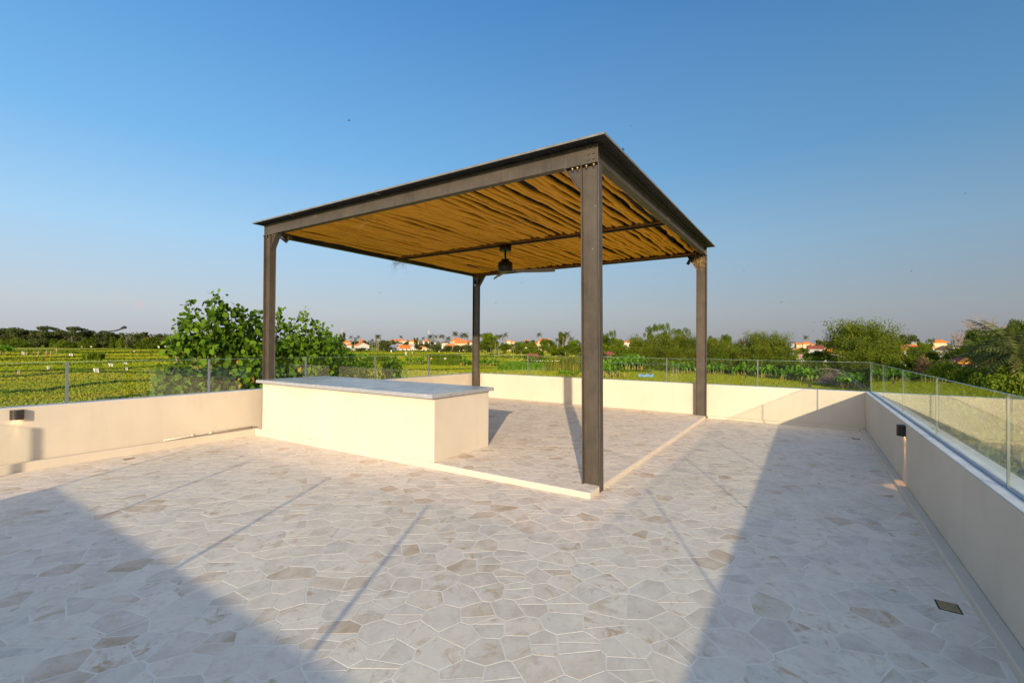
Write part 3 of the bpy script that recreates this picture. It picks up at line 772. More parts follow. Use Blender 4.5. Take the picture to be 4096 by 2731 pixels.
# ---- leaf clouds
def rand_rot(n, up=0.):
    v = rng.normal(size=(n, 3)); v[:, 2] += up; v /= np.linalg.norm(v, axis=1)[:, None]
    t = rng.normal(size=(n, 3)); a = np.cross(v, t); a /= np.linalg.norm(a, axis=1)[:, None]; b = np.cross(v, a)
    return v, a, b
def leaf_quads(P, size, up=0., aspect=.6, tint=None):
    """one folded leaf (4 points, 2 triangles) per position"""
    n = len(P); v, a, b_ = rand_rot(n, up); s = (size*rng.uniform(.6, 1.35, n))[:, None]
    V = np.empty((n, 4, 3)); V[:, 0] = P-a*s*.5; V[:, 1] = P+b_*s*aspect*.5+v*s*.12; V[:, 2] = P+a*s*.5-v*s*.05; V[:, 3] = P-b_*s*aspect*.5+v*s*.12
    if tint is None: tint = rng.random(n)
    return V.reshape(-1, 3), np.arange(n*4).reshape(n, 4), np.repeat(tint, 4)
def lobes_cloud(lobes, n, jitter=.3):
    """points in the outer part of a set of (centre, radius) lobes"""
    L = np.array([np.r_[c, r_] for c, r_ in lobes]); wgt = L[:, 3]**2; k = rng.choice(len(L), n, p=wgt/wgt.sum())
    d = rng.normal(size=(n, 3)); d /= np.linalg.norm(d, axis=1)[:, None]; rad = rng.uniform(.25, 1.08, n)**.55
    return L[k, :3]+d*(L[k, 3]*rad)[:, None]*np.array([1, 1, .8]), k
def crown_mesh(name, lobes, n, size, up=.25, warm=.03, lobe_tint=.55, aspect=.65):
    P, k = lobes_cloud(lobes, n); lt = rng.uniform(0, lobe_tint, len(lobes))[k]
    t = np.clip(lt+rng.uniform(0, .42, n), 0, .9); t[rng.random(n) < warm] = 1.
    V, Q, T = leaf_quads(P, size, up, aspect, t); return mesh_np(name, V, Q, None, T)
def trunk_mesh(name, H, r0, lobes, n=6, lean=(0, 0), seed=0, base=0):
    rr = random.Random(seed); mb = MB(); top = np.array([lean[0], lean[1], H])
    pts = [np.array([0, 0, base])+(top-np.array([0, 0, base]))*q+np.array([rr.uniform(-.02, .02)*H, rr.uniform(-.02, .02)*H, 0])*(0 < q < 1) for q in (0, .25, .5, .75, 1)]
    mb.tube(pts, [r0, r0*.85, r0*.72, r0*.6, r0*.45], n)
    for c, r_ in lobes[:9]:
        q = rr.choice((2, 3, 4)); s = pts[q]; c = np.array(c); m_ = (s+c)/2+np.array([0, 0, -.08*H])
        mb.tube([s, m_, c], [r0*.38, r0*.26, r0*.10], 5)
    return mb.mesh(name)
def tree_kind(kind, H=10, W=8, seed=0, leaf='leaf_mid', n=5200, size=.34, flat=False, bark='bark', base=.30, warm=.03, bushy=False):
    """a tree of height H, crown width W at the origin: (trunk mesh, crown mesh)"""
    rr = random.Random(seed); lobes = []
    nl = 18 if not flat else 16
    for i in range(nl):
        a = rr.uniform(0, 6.28); q = rr.random()
        if flat: z = H*(1-.10*rr.random()-.22*(i % 2)); rad = W/2*math.sqrt(rr.random())*.85; R_ = W*rr.uniform(.09, .15)
        elif bushy: z = H*rr.uniform(.12, .86); rad = W/2*.75*math.sqrt(rr.random())*(1-.35*z/H); R_ = W*rr.uniform(.13, .22)
        else:
            z = H*rr.uniform(base+.08, .88); f = math.sin(math.pi*min(1, max(.12, (z/H-base)/(1.12-base)))); rad = W/2*f*rr.uniform(.3, .82); R_ = W*rr.uniform(.11, .19)
        lobes.append(((math.cos(a)*rad, math.sin(a)*rad, z), R_))
    cm = crown_mesh('crown', lobes, n, size, .3, warm); cm.materials.append(M[leaf])
    tm = trunk_mesh('trunk', H*(.72 if not bushy else .5), max(.05, H*.018), lobes, 6, (rr.uniform(-.3, .3), rr.uniform(-.3, .3)), seed); tm.materials.append(M[bark])
    return ('trunk', tm), ('crown', cm)
def wispy_kind(H, W, seed, leaf='leaf_bamboo', n=5200, size=.30, top='leaf_bamboo'):
    """bamboo clump: many arching culms with drooping feathery ends"""
    rr = random.Random(seed); mb = MB(); P = []; TT = []
    for i in range(34):
        a = rr.uniform(0, 6.28); hh = H*rr.uniform(.6, 1.); sp = W/2*rr.uniform(.25, 1.)
        pts = []
        for q in np.linspace(0, 1, 8):
            rad = sp*(.12+.88*q**2.1); z = hh*(q*1.18-.24*q**3.2)
            pts.append(np.array([math.cos(a)*rad, math.sin(a)*rad, z]))
        mb.tube(pts, [.05, .05, .045, .04, .03, .022, .014, .006], 4, False)
        for q in np.linspace(.2, 1, 34):
            f = q*7; k = min(6, int(f)); c = pts[k]+(pts[k+1]-pts[k])*(f-k); m_ = 9 if q < .85 else 4
            s = (.24*W*.3)*(1.15-q)+.10*W*.3
            P.append(c+rng.normal(size=(m_, 3))*s*np.array([1, 1, .55])); TT.append(np.full(m_, rr.random()))
    P = np.concatenate(P); TT = np.concatenate(TT); k_ = P[:, 2] > .3; P = P[k_]; TT = TT[k_]
    if len(P) > n: k_ = rng.choice(len(P), n, replace=False); P = P[k_]; TT = TT[k_]
    t = np.clip(TT*.62+rng.uniform(0, .28, len(P)), 0, .9); t[rng.random(len(P)) < .04] = 1
    V_, Q_, T_ = leaf_quads(P, size, .1, .38, t); cm = mesh_np('crown', V_, Q_, None, T_); cm.materials.append(M[leaf])
    tm = mb.mesh('culms'); tm.materials.append(M['banana_stem']); return ('culms', tm), ('crown', cm)
def frond(mb, T, root, az, L, rise, droop, w_, nl=14, tint=.4, rr=random):
    """a palm frond: rachis plus paired hanging leaflets"""
    d = np.array([math.cos(az), math.sin(az), 0]); s = np.array([-d[1], d[0], 0]); pts = []
    for q in np.linspace(0, 1, nl+1): pts.append(root+d*L*(q-.18*q*q*droop)+np.array([0, 0, L*(rise*q-droop*q*q)]))
    for i in range(nl):
        p, q_ = pts[i], pts[i+1]; b0 = len(mb.v)
        mb.v += [tuple(p+s*.02*L*.3), tuple(p-s*.02*L*.3), tuple(q_)]; mb.f.append((b0, b0+1, b0+2)); mb.sm.append(False); T += [tint*.6]*3
        f = (i+.5)/nl; ww = w_*(math.sin(math.pi*min(1, f*.9+.12))**.7)
        for e in (-1, 1):
            c = (p+q_)/2; tip = c+s*e*ww+(q_-p)/np.linalg.norm(q_-p)*ww*.5+np.array([0, 0, -ww*rr.uniform(.25, .7)])
            b0 = len(mb.v); mb.v += [tuple(p), tuple(p+(q_-p)*.75), tuple(tip)]; mb.f.append((b0, b0+1, b0+2)); mb.sm.append(False); T += [tint, tint, tint+.1]
def mb_attr(mb, name, T, m):
    me = mb.mesh(name); a = me.attributes.new('tint', 'FLOAT', 'POINT'); a.data.foreach_set('value', [float(x) for x in T]); me.materials.append(m); return me
def palm_kind(H, seed, nf=20, L=2.5, lean=1.0, leaf='leaf_palm', tr=.14):
    rr = random.Random(seed); a = rr.uniform(0, 6.28); top = np.array([math.cos(a)*lean, math.sin(a)*lean, H])
    tm = MB().tube([(0, 0, -.3), top*np.array([.25, .25, .35]), top*np.array([.6, .6, .7]), top], [tr*1.3, tr, tr*.9, tr*.75], 6).mesh('trunk'); tm.materials.append(M['bark_pale'])
    mb = MB(); T = []
    for i in range(nf):
        q = i/nf; frond(mb, T, top, i*2.4, L*rr.uniform(.8, 1.1), 1.0-1.25*q+rr.uniform(-.1, .1), .45+.55*q, L*.22, 12, rr.uniform(.1, .85), rr)
    for i in range(5): frond(mb, T, top, rr.uniform(0, 6.28), L*.8, -.3, .8, L*.12, 8, .97, rr)
    return ('trunk', tm), ('crown', mb_attr(mb, 'crown', T, M[leaf]))
def banana_leaf(seed):
    rr = random.Random(seed); mb = MB(); T = []; n = 9; L = 1.; rise = rr.uniform(.9, 1.7); dr = rr.uniform(.7, 1.3); pts = []
    for q in np.linspace(0, 1, n+1): pts.append(np.array([q*L*(1-.25*q*dr), 0, L*(rise*q-dr*q*q)]))
    tn = rr.uniform(.1, .85)
    for i in range(n):
        p, q_ = pts[i], pts[i+1]; f0, f1 = i/n, (i+1)/n
        w0 = .0 if i == 0 else .12*math.sin(math.pi*min(1, .1+f0*.88))**.6; w1 = .12*math.sin(math.pi*min(1, .1+f1*.88))**.6 if i < n-1 else 0
        for e in (-1, 1):
            dd = rr.uniform(.15, .6) if rr.random() < .4 else .2
            a0 = p+np.array([0, e*w0, w0*(.35-dd*.5)]); a1 = q_+np.array([0, e*w1, w1*(.35-dd)])
            b0 = len(mb.v); mb.v += [tuple(p), tuple(p+(q_-p)*(1 if rr.random() < .6 else .85)), tuple(a1), tuple(a0)]; mb.f.append((b0, b0+1, b0+2, b0+3)); mb.sm.append(False)
            T += [tn+.15, tn+.15, tn, tn]
    return mb_attr(mb, 'leaf', T, M['leaf_banana'])
BL = [banana_leaf(i) for i in range(10)]
BL.append(mb_attr(MB().add([(0, 0, 0), (.3, .07, -.25), (.42, .02, -.8), (.3, -.06, -.3)], [(0, 1, 2, 3)]), 'leaf', [1, 1, 1, 1], M['leaf_banana']))
bst = MB().tube([(0, 0, -.2), (.02, 0, .5), (0, .02, 1.)], [.12, .10, .06], 7).mesh('stem'); bst.materials.append(M['banana_stem'])
LAB = {}
def place(kind_parts, name, cat, group, u, D, s=1., zs=1., dz=0., rz=None):
    p = gp(u, D); r = empty(name, (p[0], p[1], p[2]+dz), random.uniform(0, 6.28) if rz is None else rz)
    r['category'] = cat; r['group'] = group; LAB.setdefault(group, []).append((u, r))
    for nm, me in kind_parts:
        o = bpy.data.objects.new(nm, me); COL.objects.link(o); o.parent = r; o.scale = (s, s, s*zs)
    return r
def banana(u, D, H, group, seed):
    rr = random.Random(seed); p = gp(u, D); r = empty('banana_plant', p, rr.uniform(0, 6.28)); r['category'] = 'banana plant'; r['group'] = group; LAB.setdefault(group, []).append((u, r))
    sh = H*.42; o = bpy.data.objects.new('stem', bst); COL.objects.link(o); o.parent = r; o.scale = (H*.35, H*.35, sh)
    n = rr.choice((8, 9, 10))
    for i in range(n):
        o = bpy.data.objects.new('leaf', BL[rr.randrange(10)]); COL.objects.link(o); o.parent = r; L = H*rr.uniform(.52, .75)*(1 if i else 1.05)
        o.scale = (L, L*1.0, L*(1. if i > 1 else 1.25)); o.location = (0, 0, sh*rr.uniform(.85, 1.)); o.rotation_euler = (rr.uniform(-.3, .3), rr.uniform(-.35, .25) if i > 1 else -.45, i*2.4+rr.uniform(-.3, .3))
    for i in range(2):
        o = bpy.data.objects.new('leaf', BL[10]); COL.objects.link(o); o.parent = r; o.scale = (H*.5,)*3; o.location = (0, 0, sh*.8); o.rotation_euler = (0, 0, rr.uniform(0, 6.28))
    return r
ORD_9 = ['first', 'second', 'third', 'fourth', 'fifth', 'sixth', 'seventh', 'eighth', 'ninth']
ORD = ['first', 'second', 'third', 'fourth', 'fifth', 'sixth', 'seventh', 'eighth', 'ninth', 'tenth', 'eleventh', 'twelfth', 'thirteenth', 'fourteenth', 'fifteenth', 'sixteenth', 'seventeenth', 'eighteenth', 'nineteenth', 'twentieth'] \
    + ['twenty-'+x for x in ORD_9]+['thirtieth']+['thirty-'+x for x in ORD_9]+['fortieth']+['forty-'+x for x in ORD_9]+['fiftieth']+['fifty-'+x for x in ORD_9]
def finish_labels(DESC):
    for gname, L in LAB.items():
        L.sort(key=lambda t_: t_[0]); d = DESC.get(gname, gname)
        for i, (u, r) in enumerate(L):
            if 'label' in r: continue
            r['label'] = '%s, %s from the left' % (d, ORD[min(i, 58)]) if len(L) > 1 else d

# ---- kinds (unit: real metres)
K = dict(
 far_a=tree_kind('a', 14, 12, 1, 'leaf_far', 3200, .75), far_b=tree_kind('b', 14, 10, 2, 'leaf_far', 3000, .75), far_c=tree_kind('c', 13, 14, 3, 'leaf_far', 3400, .75, base=.2),
 flat_a=tree_kind('f', 17, 17, 4, 'leaf_far', 3200, .7, flat=True), flat_b=tree_kind('f', 15, 14, 5, 'leaf_dark', 4200, .42, flat=True),
 mid_a=tree_kind('m', 11, 9, 6, 'leaf_mid', 5500, .40), mid_b=tree_kind('m', 11, 10, 7, 'leaf_dark', 5500, .40), mid_c=tree_kind('m', 10, 9, 8, 'leaf_mid', 5200, .42, base=.15),
 bush_a=tree_kind('b', 4, 6, 9, 'leaf_dark', 3800, .30, bushy=True), bush_b=tree_kind('b', 4, 6.5, 10, 'leaf_mid', 3600, .32, bushy=True, warm=.07), bush_dry=tree_kind('b', 4, 5, 12, 'leaf_dry', 3600, .20, bushy=True),
 bush_far=tree_kind('b', 5, 9, 13, 'leaf_far', 1800, .7, bushy=True),
 bam_a=wispy_kind(10, 9, 1, n=8500), bam_b=wispy_kind(10, 9, 2, n=8500), bam_c=wispy_kind(9, 10, 3, 'leaf_dark', n=8500),
 palm_a=palm_kind(12, 1, lean=1.6), palm_b=palm_kind(12, 2, lean=.5), palm_c=palm_kind(12, 3, lean=1., nf=16), palm_d=palm_kind(10, 4, 24, 2.9, .4),
 palm_e=palm_kind(8, 14, 20, 4.4, .6, 'leaf_palm', .2),
 spray=palm_kind(1.0, 7, 22, 3.6, .1, 'leaf_palm', .3))
def tree(kind, u, vtop, D, group, name='tree', cat='tree', wpx=None, h0=None):
    """u, vtop: where its tip shows; D its distance; its real height follows"""
    zt = zat(u, vtop, D); p = gp(u, D); H = zt-p[2]
    me = K[kind][1][1]; zmax = float(np.percentile([v.co.z for v in me.vertices], 97.5 if kind[:3] == 'bam' else 98.7)) if 'zmax' not in me else me['zmax']
    if 'zmax' not in me:
        me['zmax'] = zmax; me['wid'] = 2*float(np.percentile([abs(v.co.x) for v in me.vertices], 97))
    sz = H/me['zmax']; s = sz if wpx is None else (wpx/FPX*D)/me['wid']
    return place(K[kind], name, cat, group, u, D, s, sz/s)
R3 = lambda x, y: (x/2.352, 1150+y/2.352)
R4 = lambda x, y: (1000+x/2.352, 1150+y/2.352)
R5 = lambda x, y: (1900+x/2.352, 1150+y/2.352)
R6 = lambda x, y: (2700+x/2.851, 1150+y/2.851)
R7 = lambda x, y: (3400+x/3.1365, 1150+y/3.1365)
A_, P_, C_, B_ = 'far treeline beyond the rice fields on the left', 'palms in the far treeline on the left', 'trees among the village in the centre', 'palms in the village rows in the centre'
for kind, x, y, wpx, D in (('far_a', 20, 392, 60, 430), ('far_b', 80, 384, 52, 440), ('far_c', 150, 385, 56, 425), ('far_a', 215, 402, 44, 430), ('far_b', 330, 412, 46, 440), ('flat_a', 432, 368, 80, 440),
        ('far_c', 380, 420, 60, 420), ('far_a', 520, 418, 50, 430), ('far_b', 590, 405, 44, 450), ('flat_a', 672, 372, 84, 415), ('far_c', 770, 412, 50, 430), ('far_a', 830, 418, 44, 425), ('far_b', 905, 408, 56, 430), ('far_c', 985, 420, 50, 420),
        ('far_a', 1050, 440, 40, 430), ('far_b', 1100, 430, 40, 440), ('far_c', 1290, 440, 40, 430), ('far_a', 1355, 422, 26, 430), ('far_b', 1430, 470, 36, 410), ('far_c', 1525, 441, 40, 420), ('far_a', 1590, 460, 30, 410), ('far_b', 1650, 475, 40, 410)):
    tree(kind, *R3(x, y), D, A_, wpx=wpx)
for i, (x, y, D) in enumerate(((265, 402, 425), (300, 420, 430), (1155, 425, 420), (1190, 436, 425), (1225, 425, 418), (1250, 440, 425), (1700, 455, 420))):
    tree('palm_%s' % 'abc'[i % 3], *R3(x, y), D, P_, 'palm_tree', 'palm')
for i in range(24):                              # low growth at the foot of the far treeline
    tree(random.choice(('bush_far', 'bush_b', 'bush_far', 'bush_a')), *R3(20+i*70+random.uniform(-15, 15), random.uniform(465, 520)), random.uniform(385, 410), 'low bushes at the foot of the left treeline', 'bush', 'bush', wpx=random.uniform(26, 58))
for kind, x, y, wpx, D in (('far_b', 690, 440, 30, 420), ('far_a', 735, 455, 30, 430), ('far_c', 870, 428, 20, 440), ('far_c', 640, 470, 34, 420), ('far_a', 820, 480, 34, 400), ('bush_far', 1265, 500, 42, 370), ('far_b', 1080, 500, 30, 430), ('far_c', 1330, 505, 30, 420), ('far_a', 1585, 530, 34, 340), ('far_b', 1560, 475, 14, 430), ('far_b', 1680, 510, 34, 360), ('bush_far', 1750, 540, 44, 340), ('bush_far', 1860, 548, 40, 340), ('bush_far', 1960, 545, 44, 335), ('bush_far', 2050, 540, 40, 330), ('bush_far', 1040, 568, 40, 340), ('bush_far', 1300, 560, 30, 345), ('far_b', 1000, 505, 26, 470), ('far_c', 1480, 510, 26, 470), ('far_a', 2240, 470, 40, 330), ('mid_a', 2270, 435, 46, 260)):
    tree(kind, *R4(x, y), D, C_, wpx=wpx)
for i, (x, y, D) in enumerate(((760, 478, 400), (790, 472, 410), (955, 448, 360), (980, 462, 360), (1025, 448, 440), (1150, 480, 325), (1192, 438, 322), (1210, 440, 324), (1420, 446, 430), (1612, 460, 360), (1570, 475, 430), (1697, 438, 340), (1752, 440, 345), (1793, 442, 340), (1826, 438, 342), (1865, 458, 340), (1900, 408, 335), (1942, 414, 340), (1976, 432, 336), (2022, 420, 338), (2056, 436, 330), (2155, 432, 330), (2190, 432, 325), (2228, 420, 325), (2330, 436, 300))):
    tree('palm_%s' % 'abcd'[i % 4 if D < 350 else i % 3], *R4(x, y), D, B_, 'palm_tree', 'palm')
E5, F5, G5 = 'mixed trees behind the back parapet, right of centre', 'palms between the back and near columns', 'tall bushy bamboo behind the banana plants'
for i, (x, y, D, kd) in enumerate(((215, 435, 230, 'a'), (268, 420, 260, 'c'), (605, 420, 260, 'b'), (850, 408, 190, 'c'), (822, 425, 192, 'b'), (778, 470, 200, 'b'), (908, 460, 195, 'b'), (187, 480, 200, 'b'), (360, 522, 165, 'd'), (228, 545, 175, 'd'), (440, 570, 165, 'd'))):
    tree('palm_'+kd, *R5(x, y), D, F5, 'palm_tree', 'palm')
for kind, x, y, wpx, D in (('mid_a', 150, 440, 50, 250), ('mid_b', 300, 530, 60, 200), ('mid_c', 420, 520, 50, 210), ('mid_a', 490, 520, 46, 190), ('mid_b', 680, 487, 56, 230), ('mid_b', 822, 425, 42, 205), ('mid_c', 600, 545, 60, 185), ('mid_b', 720, 545, 60, 175), ('mid_a', 790, 560, 60, 170), ('mid_b', 880, 540, 60, 165), ('mid_c', 950, 500, 60, 185), ('mid_b', 960, 560, 60, 150), ('far_b', 520, 500, 40, 300), ('far_c', 120, 500, 60, 280), ('mid_b', 60, 530, 50, 230),
        ('mid_b', 1210, 440, 50, 150), ('mid_c', 1340, 480, 50, 160), ('bush_b', 520, 645, 60, 128), ('bush_a', 600, 652, 50, 126), ('flat_b', 1660, 352, 62, 165), ('flat_b', 1765, 340, 50, 168), ('flat_b', 1920, 384, 76, 160), ('mid_a', 1520, 480, 44, 170), ('mid_c', 1240, 545, 60, 130), ('mid_a', 1400, 530, 60, 134), ('mid_b', 1330, 590, 56, 126), ('mid_a', 1440, 570, 60, 128), ('mid_c', 1000, 600, 50, 120)):
    tree(kind, *R5(x, y), D, E5, wpx=wpx)
tree('flat_b', *R5(1285, 405), 140, 'slim pale tree with a tuft of leaves at its top', wpx=32)
for i, (x, y, wpx, D) in enumerate(((1560, 475, 80, 128), (1640, 480, 84, 124), (1760, 470, 84, 130), (1850, 455, 84, 126), (1960, 450, 84, 128), (2050, 470, 80, 124), (1500, 560, 66, 114), (1620, 570, 70, 112), (1740, 560, 76, 112), (1860, 580, 76, 110), (1980, 590, 76, 110), (2070, 600, 70, 112))):
    tree('bam_%s' % 'abc'[i % 3], *R5(x, y), D+14, G5, 'bamboo_clump', 'bamboo', wpx=wpx)
H6, I6 = 'dark feathery trees behind the right part of the back parapet', 'trees around the village on the right'
for i, (x, y, wpx, D, kd) in enumerate(((400, 600, 56, 125, 'bam_a'), (480, 600, 56, 122, 'bam_b'), (430, 563, 40, 150, 'mid_b'), (590, 545, 50, 155, 'mid_b'), (700, 620, 60, 120, 'bam_c'), (560, 640, 60, 115, 'bam_a'), (640, 700, 60, 105, 'bam_b'), (440, 700, 60, 108, 'bam_c'), (880, 535, 66, 118, 'bam_a'), (960, 560, 66, 112, 'bam_b'), (1050, 540, 66, 116, 'bam_c'), (1180, 545, 60, 116, 'bam_a'), (1240, 600, 56, 110, 'bam_b'), (860, 680, 70, 102, 'bam_c'), (1000, 680, 70, 100, 'bam_a'), (1140, 690, 70, 100, 'bam_b'), (1250, 720, 60, 98, 'bam_c'), (760, 720, 60, 102, 'bam_a'), (540, 760, 60, 98, 'bush_a'), (900, 790, 70, 92, 'bush_a'), (1180, 800, 70, 90, 'bush_a'))):
    tree(kd, *R6(x, y), D+13, H6, wpx=wpx)
for i, (x, y, wpx, D, kd) in enumerate(((1660, 602, 34, 300, 'far_a'), (1840, 575, 66, 250, 'far_b'), (1790, 610, 50, 240, 'far_c'), (1320, 690, 40, 150, 'mid_a'), (1440, 700, 40, 190, 'mid_c'), (1560, 740, 60, 120, 'mid_b'), (1680, 720, 76, 112, 'mid_b'), (1800, 745, 70, 106, 'mid_b'), (1600, 800, 80, 96, 'bush_a'), (1760, 820, 80, 92, 'bush_a'), (1900, 760, 60, 100, 'bush_b'), (1400, 810, 76, 96, 'bush_a'), (1470, 690, 36, 240, 'far_c'))):
    tree(kd, *R6(x, y), D, I6, wpx=wpx)
for i in range(15): tree('bush_a' if i % 3 else 'bush_b', *R5(1200+i*62, 655+random.uniform(-25, 20)), 122+random.uniform(-2, 3), 'dark undergrowth between the banana plants and the bamboo', 'bush', 'bush', wpx=62)
for i in range(13): tree('bush_a', *R6(370+i*84, 830+random.uniform(-25, 20)), 110+random.uniform(-2, 3), 'dark undergrowth below the feathery trees', 'bush', 'bush', wpx=64)
tree('palm_b', *R6(1503, 540), 300, 'lone palm standing above the village on the right', 'palm_tree', 'palm')
for i, (x, y, wpx, D, kd) in enumerate(((-60, 480, 120, 104, 'bam_a'), (60, 460, 110, 100, 'bam_b'), (170, 470, 120, 98, 'bam_a'), (330, 530, 120, 95, 'bam_b'), (450, 600, 100, 96, 'bam_c'), (520, 640, 70, 98, 'bam_c'), (60, 640, 120, 86, 'bam_c'), (240, 680, 120, 84, 'bam_c'), (420, 740, 120, 82, 'bam_b'), (120, 800, 110, 76, 'bam_a'), (320, 850, 110, 74, 'bam_b'), (500, 880, 90, 72, 'bush_a'))):
    tree(kd, *R7(x, y), D, 'big bamboo thicket at the right end of the back parapet', 'bamboo_clump', 'bamboo', wpx=wpx)
J7 = 'bushes and trees beyond the right parapet'
for i, (x, y, wpx, D, kd) in enumerate(((710, 600, 54, 340, 'far_b'), (1005, 640, 26, 210, 'flat_b'), (930, 690, 40, 200, 'mid_c'), (560, 760, 60, 150, 'mid_b'), (820, 745, 80, 122, 'mid_b'), (930, 790, 70, 118, 'bam_c'), (700, 840, 90, 92, 'bush_a'), (860, 870, 90, 88, 'mid_b'), (1040, 800, 60, 112, 'mid_b'), (1120, 860, 70, 100, 'mid_b'), (1230, 800, 60, 112, 'mid_a'), (950, 885, 80, 66, 'bush_dry'), (1130, 930, 70, 70, 'mid_b'), (1170, 1000, 80, 60, 'bush_a'),
        (640, 950, 110, 68, 'bush_a'), (1020, 1020, 90, 58, 'bush_b'), (1560, 545, 60, 135, 'mid_b'), (1690, 525, 110, 132, 'flat_b'), (1620, 600, 80, 126, 'mid_b'), (1800, 560, 80, 124, 'mid_a'), (1840, 660, 100, 92, 'mid_b'), (1600, 680, 90, 100, 'mid_b'), (2000, 560, 100, 84, 'mid_b'), (2120, 520, 120, 76, 'mid_b'), (1500, 740, 80, 92, 'mid_c'),
        (1380, 1060, 120, 48, 'bush_b'), (1600, 1050, 130, 46, 'bush_a'), (1820, 1060, 140, 44, 'bush_b'), (2040, 1020, 150, 42, 'bush_a'), (1260, 1080, 110, 50, 'bush_a'), (2180, 900, 120, 52, 'bush_a'), (1950, 860, 110, 58, 'bush_b'), (1720, 1130, 150, 38, 'bush_a'), (1980, 1180, 170, 34, 'bush_b'), (2170, 1150, 170, 34, 'bush_a'), (2120, 760, 120, 60, 'mid_b'), (1400, 985, 80, 68, 'bush_a'), (1300, 955, 70, 66, 'bush_b'), (1460, 1000, 80, 62, 'bush_a'), (1210, 900, 60, 84, 'mid_b'), (2160, 430, 90, 66, 'mid_b'), (1960, 620, 120, 66, 'mid_a'), (2080, 660, 120, 62, 'mid_b'), (1560, 1010, 60, 58, 'bush_b'))):
    tree(kd, *R7(x, y), D, J7, wpx=wpx)
for i in range(22):
    u_ = 3540+i*34; D_ = (30, 22, 38, 26)[i % 4]; tree(('bush_a', 'bush_a', 'bush_b')[i % 3], u_, horizon_v(u_)+(200, 260, 165, 225)[i % 4]+random.uniform(-8, 8), D_+random.uniform(-2, 2), 'low dark bushes just outside the right parapet', 'bush', 'bush', wpx=(190, 250, 150, 210)[i % 4])
for i, (x, y, D) in enumerate(((1360, 690, 98), (1300, 720, 96), (1420, 700, 94))): tree('spray', *R7(x, y), D, 'fan shaped palm sprays beside the big orange roof', 'palm_tree', 'palm', wpx=70)
for i, (x, y, D) in enumerate(((1975, 440, 52), (2165, 425, 48), (1880, 600, 50), (2070, 540, 46), (1770, 660, 56), (1985, 700, 44), (1690, 760, 60), (2150, 640, 42))): tree('palm_e', *R7(x, y), D, 'palms at the right edge of the picture', 'palm_tree', 'palm')
# bananas
n_ = 0
for (f, x0, x1, ytop, yb_, n, gname) in ((R5, 1195, 1375, 660, 850, 9, 'banana plants right behind the near column'), (R5, 1390, 1590, 630, 790, 9, 'banana plants in front of the bamboo'), (R5, 1640, 1700, 740, 800, 2, 'banana plants in front of the bamboo'), (R5, 1850, 2070, 690, 815, 6, 'banana plants left of the right column'),
        (R6, 365, 560, 870, 1000, 5, 'banana plants right of the right column'), (R6, 640, 800, 870, 1010, 4, 'banana plants right of the right column'), (R6, 820, 930, 890, 1010, 3, 'banana plants right of the right column'), (R6, 980, 1190, 900, 1040, 6, 'banana plants behind the middle of the glass'), (R6, 1200, 1420, 905, 1060, 6, 'banana plants behind the middle of the glass'), (R6, 1440, 1740, 915, 1085, 8, 'banana plants beside the fallen hut'), (R6, 1880, 2180, 970, 1165, 6, 'banana plants in the far corner of the terrace'), (R6, 2215, 2290, 950, 1130, 3, 'banana plants in the far corner of the terrace'),
        (R4, 930, 1050, 615, 690, 5, 'banana plants in the middle of the fields'), (R4, 1470, 1640, 650, 722, 7, 'banana plants in the middle of the fields'), (R4, 1990, 2060, 660, 740, 3, 'banana plants in the middle of the fields'), (R5, 40, 230, 665, 750, 7, 'banana plants beside the back column'), (R5, 780, 970, 770, 850, 6, 'banana plants left of the near column'), (R3, -40, 110, 540, 650, 5, 'banana plants at the left edge of the field'), (R3, 100, 1640, 500, 552, 16, 'banana plants at the foot of the left treeline'), (R5, 640, 760, 660, 700, 3, 'banana plants beside the reeds'), (R7, 1380, 1620, 900, 1010, 4, 'banana plants beside the big orange roof'), (R7, 560, 640, 860, 960, 2, 'banana plants beside the big orange roof')):
    n = int(n*1.35+.5)
    for i in range(n):
        x = x0+(x1-x0)*(i+.5)/n+random.uniform(-8, 8); u, vb = f(x, yb_-random.uniform(0, .06)*(yb_-ytop)); vt = f(x, ytop+random.uniform(-.1, .25)*(yb_-ytop))[1]
        D = 6.6/((vb-horizon_v(u))/FPX+.0034); D = min(D, 400); H = (vb-vt)/FPX*D
        banana(u, D, H*1.15, gname, 500+n_); n_ += 1
# reeds and tall grass clumps
def reed_kind(n, W, H, mat, seed, warm):
    r_ = np.random.default_rng(seed); P = r_.uniform(-1, 1, (n, 2))*W/2; a = r_.uniform(0, 6.28, n); h = H*r_.uniform(.6, 1.1, n); L = h*r_.uniform(.1, .45, n); w_ = .05
    V_ = np.empty((n, 5, 3)); d = np.stack([np.cos(a), np.sin(a)], 1); s = np.stack([-np.sin(a), np.cos(a)], 1)
    for k, (q, ww) in enumerate(((0, 1), (0, -1), (.6, -.8), (.6, .8))):
        V_[:, k, :2] = P+d*(L*q*q)[:, None]+s*(w_*ww); V_[:, k, 2] = h*q
    V_[:, 4, :2] = P+d*L[:, None]; V_[:, 4, 2] = h*.95
    i = np.arange(n)*5; Q_ = np.stack([i, i+1, i+2, i+3], 1); T_ = np.stack([i+3, i+2, i+4], 1); t = r_.uniform(.0, .9, n); t[r_.random(n) < warm] = 1
    me = mesh_np('blades', V_.reshape(-1, 3), Q_, T_, np.repeat(t, 5)); me.materials.append(M[mat]); return (('blades', me),)
KR = [reed_kind(700, 3.2, 3., 'leaf_reed', 1, .25), reed_kind(700, 3.2, 2.2, 'leaf_banana', 2, .02), reed_kind(600, 2.2, 2., 'leaf_mid', 3, .02)]
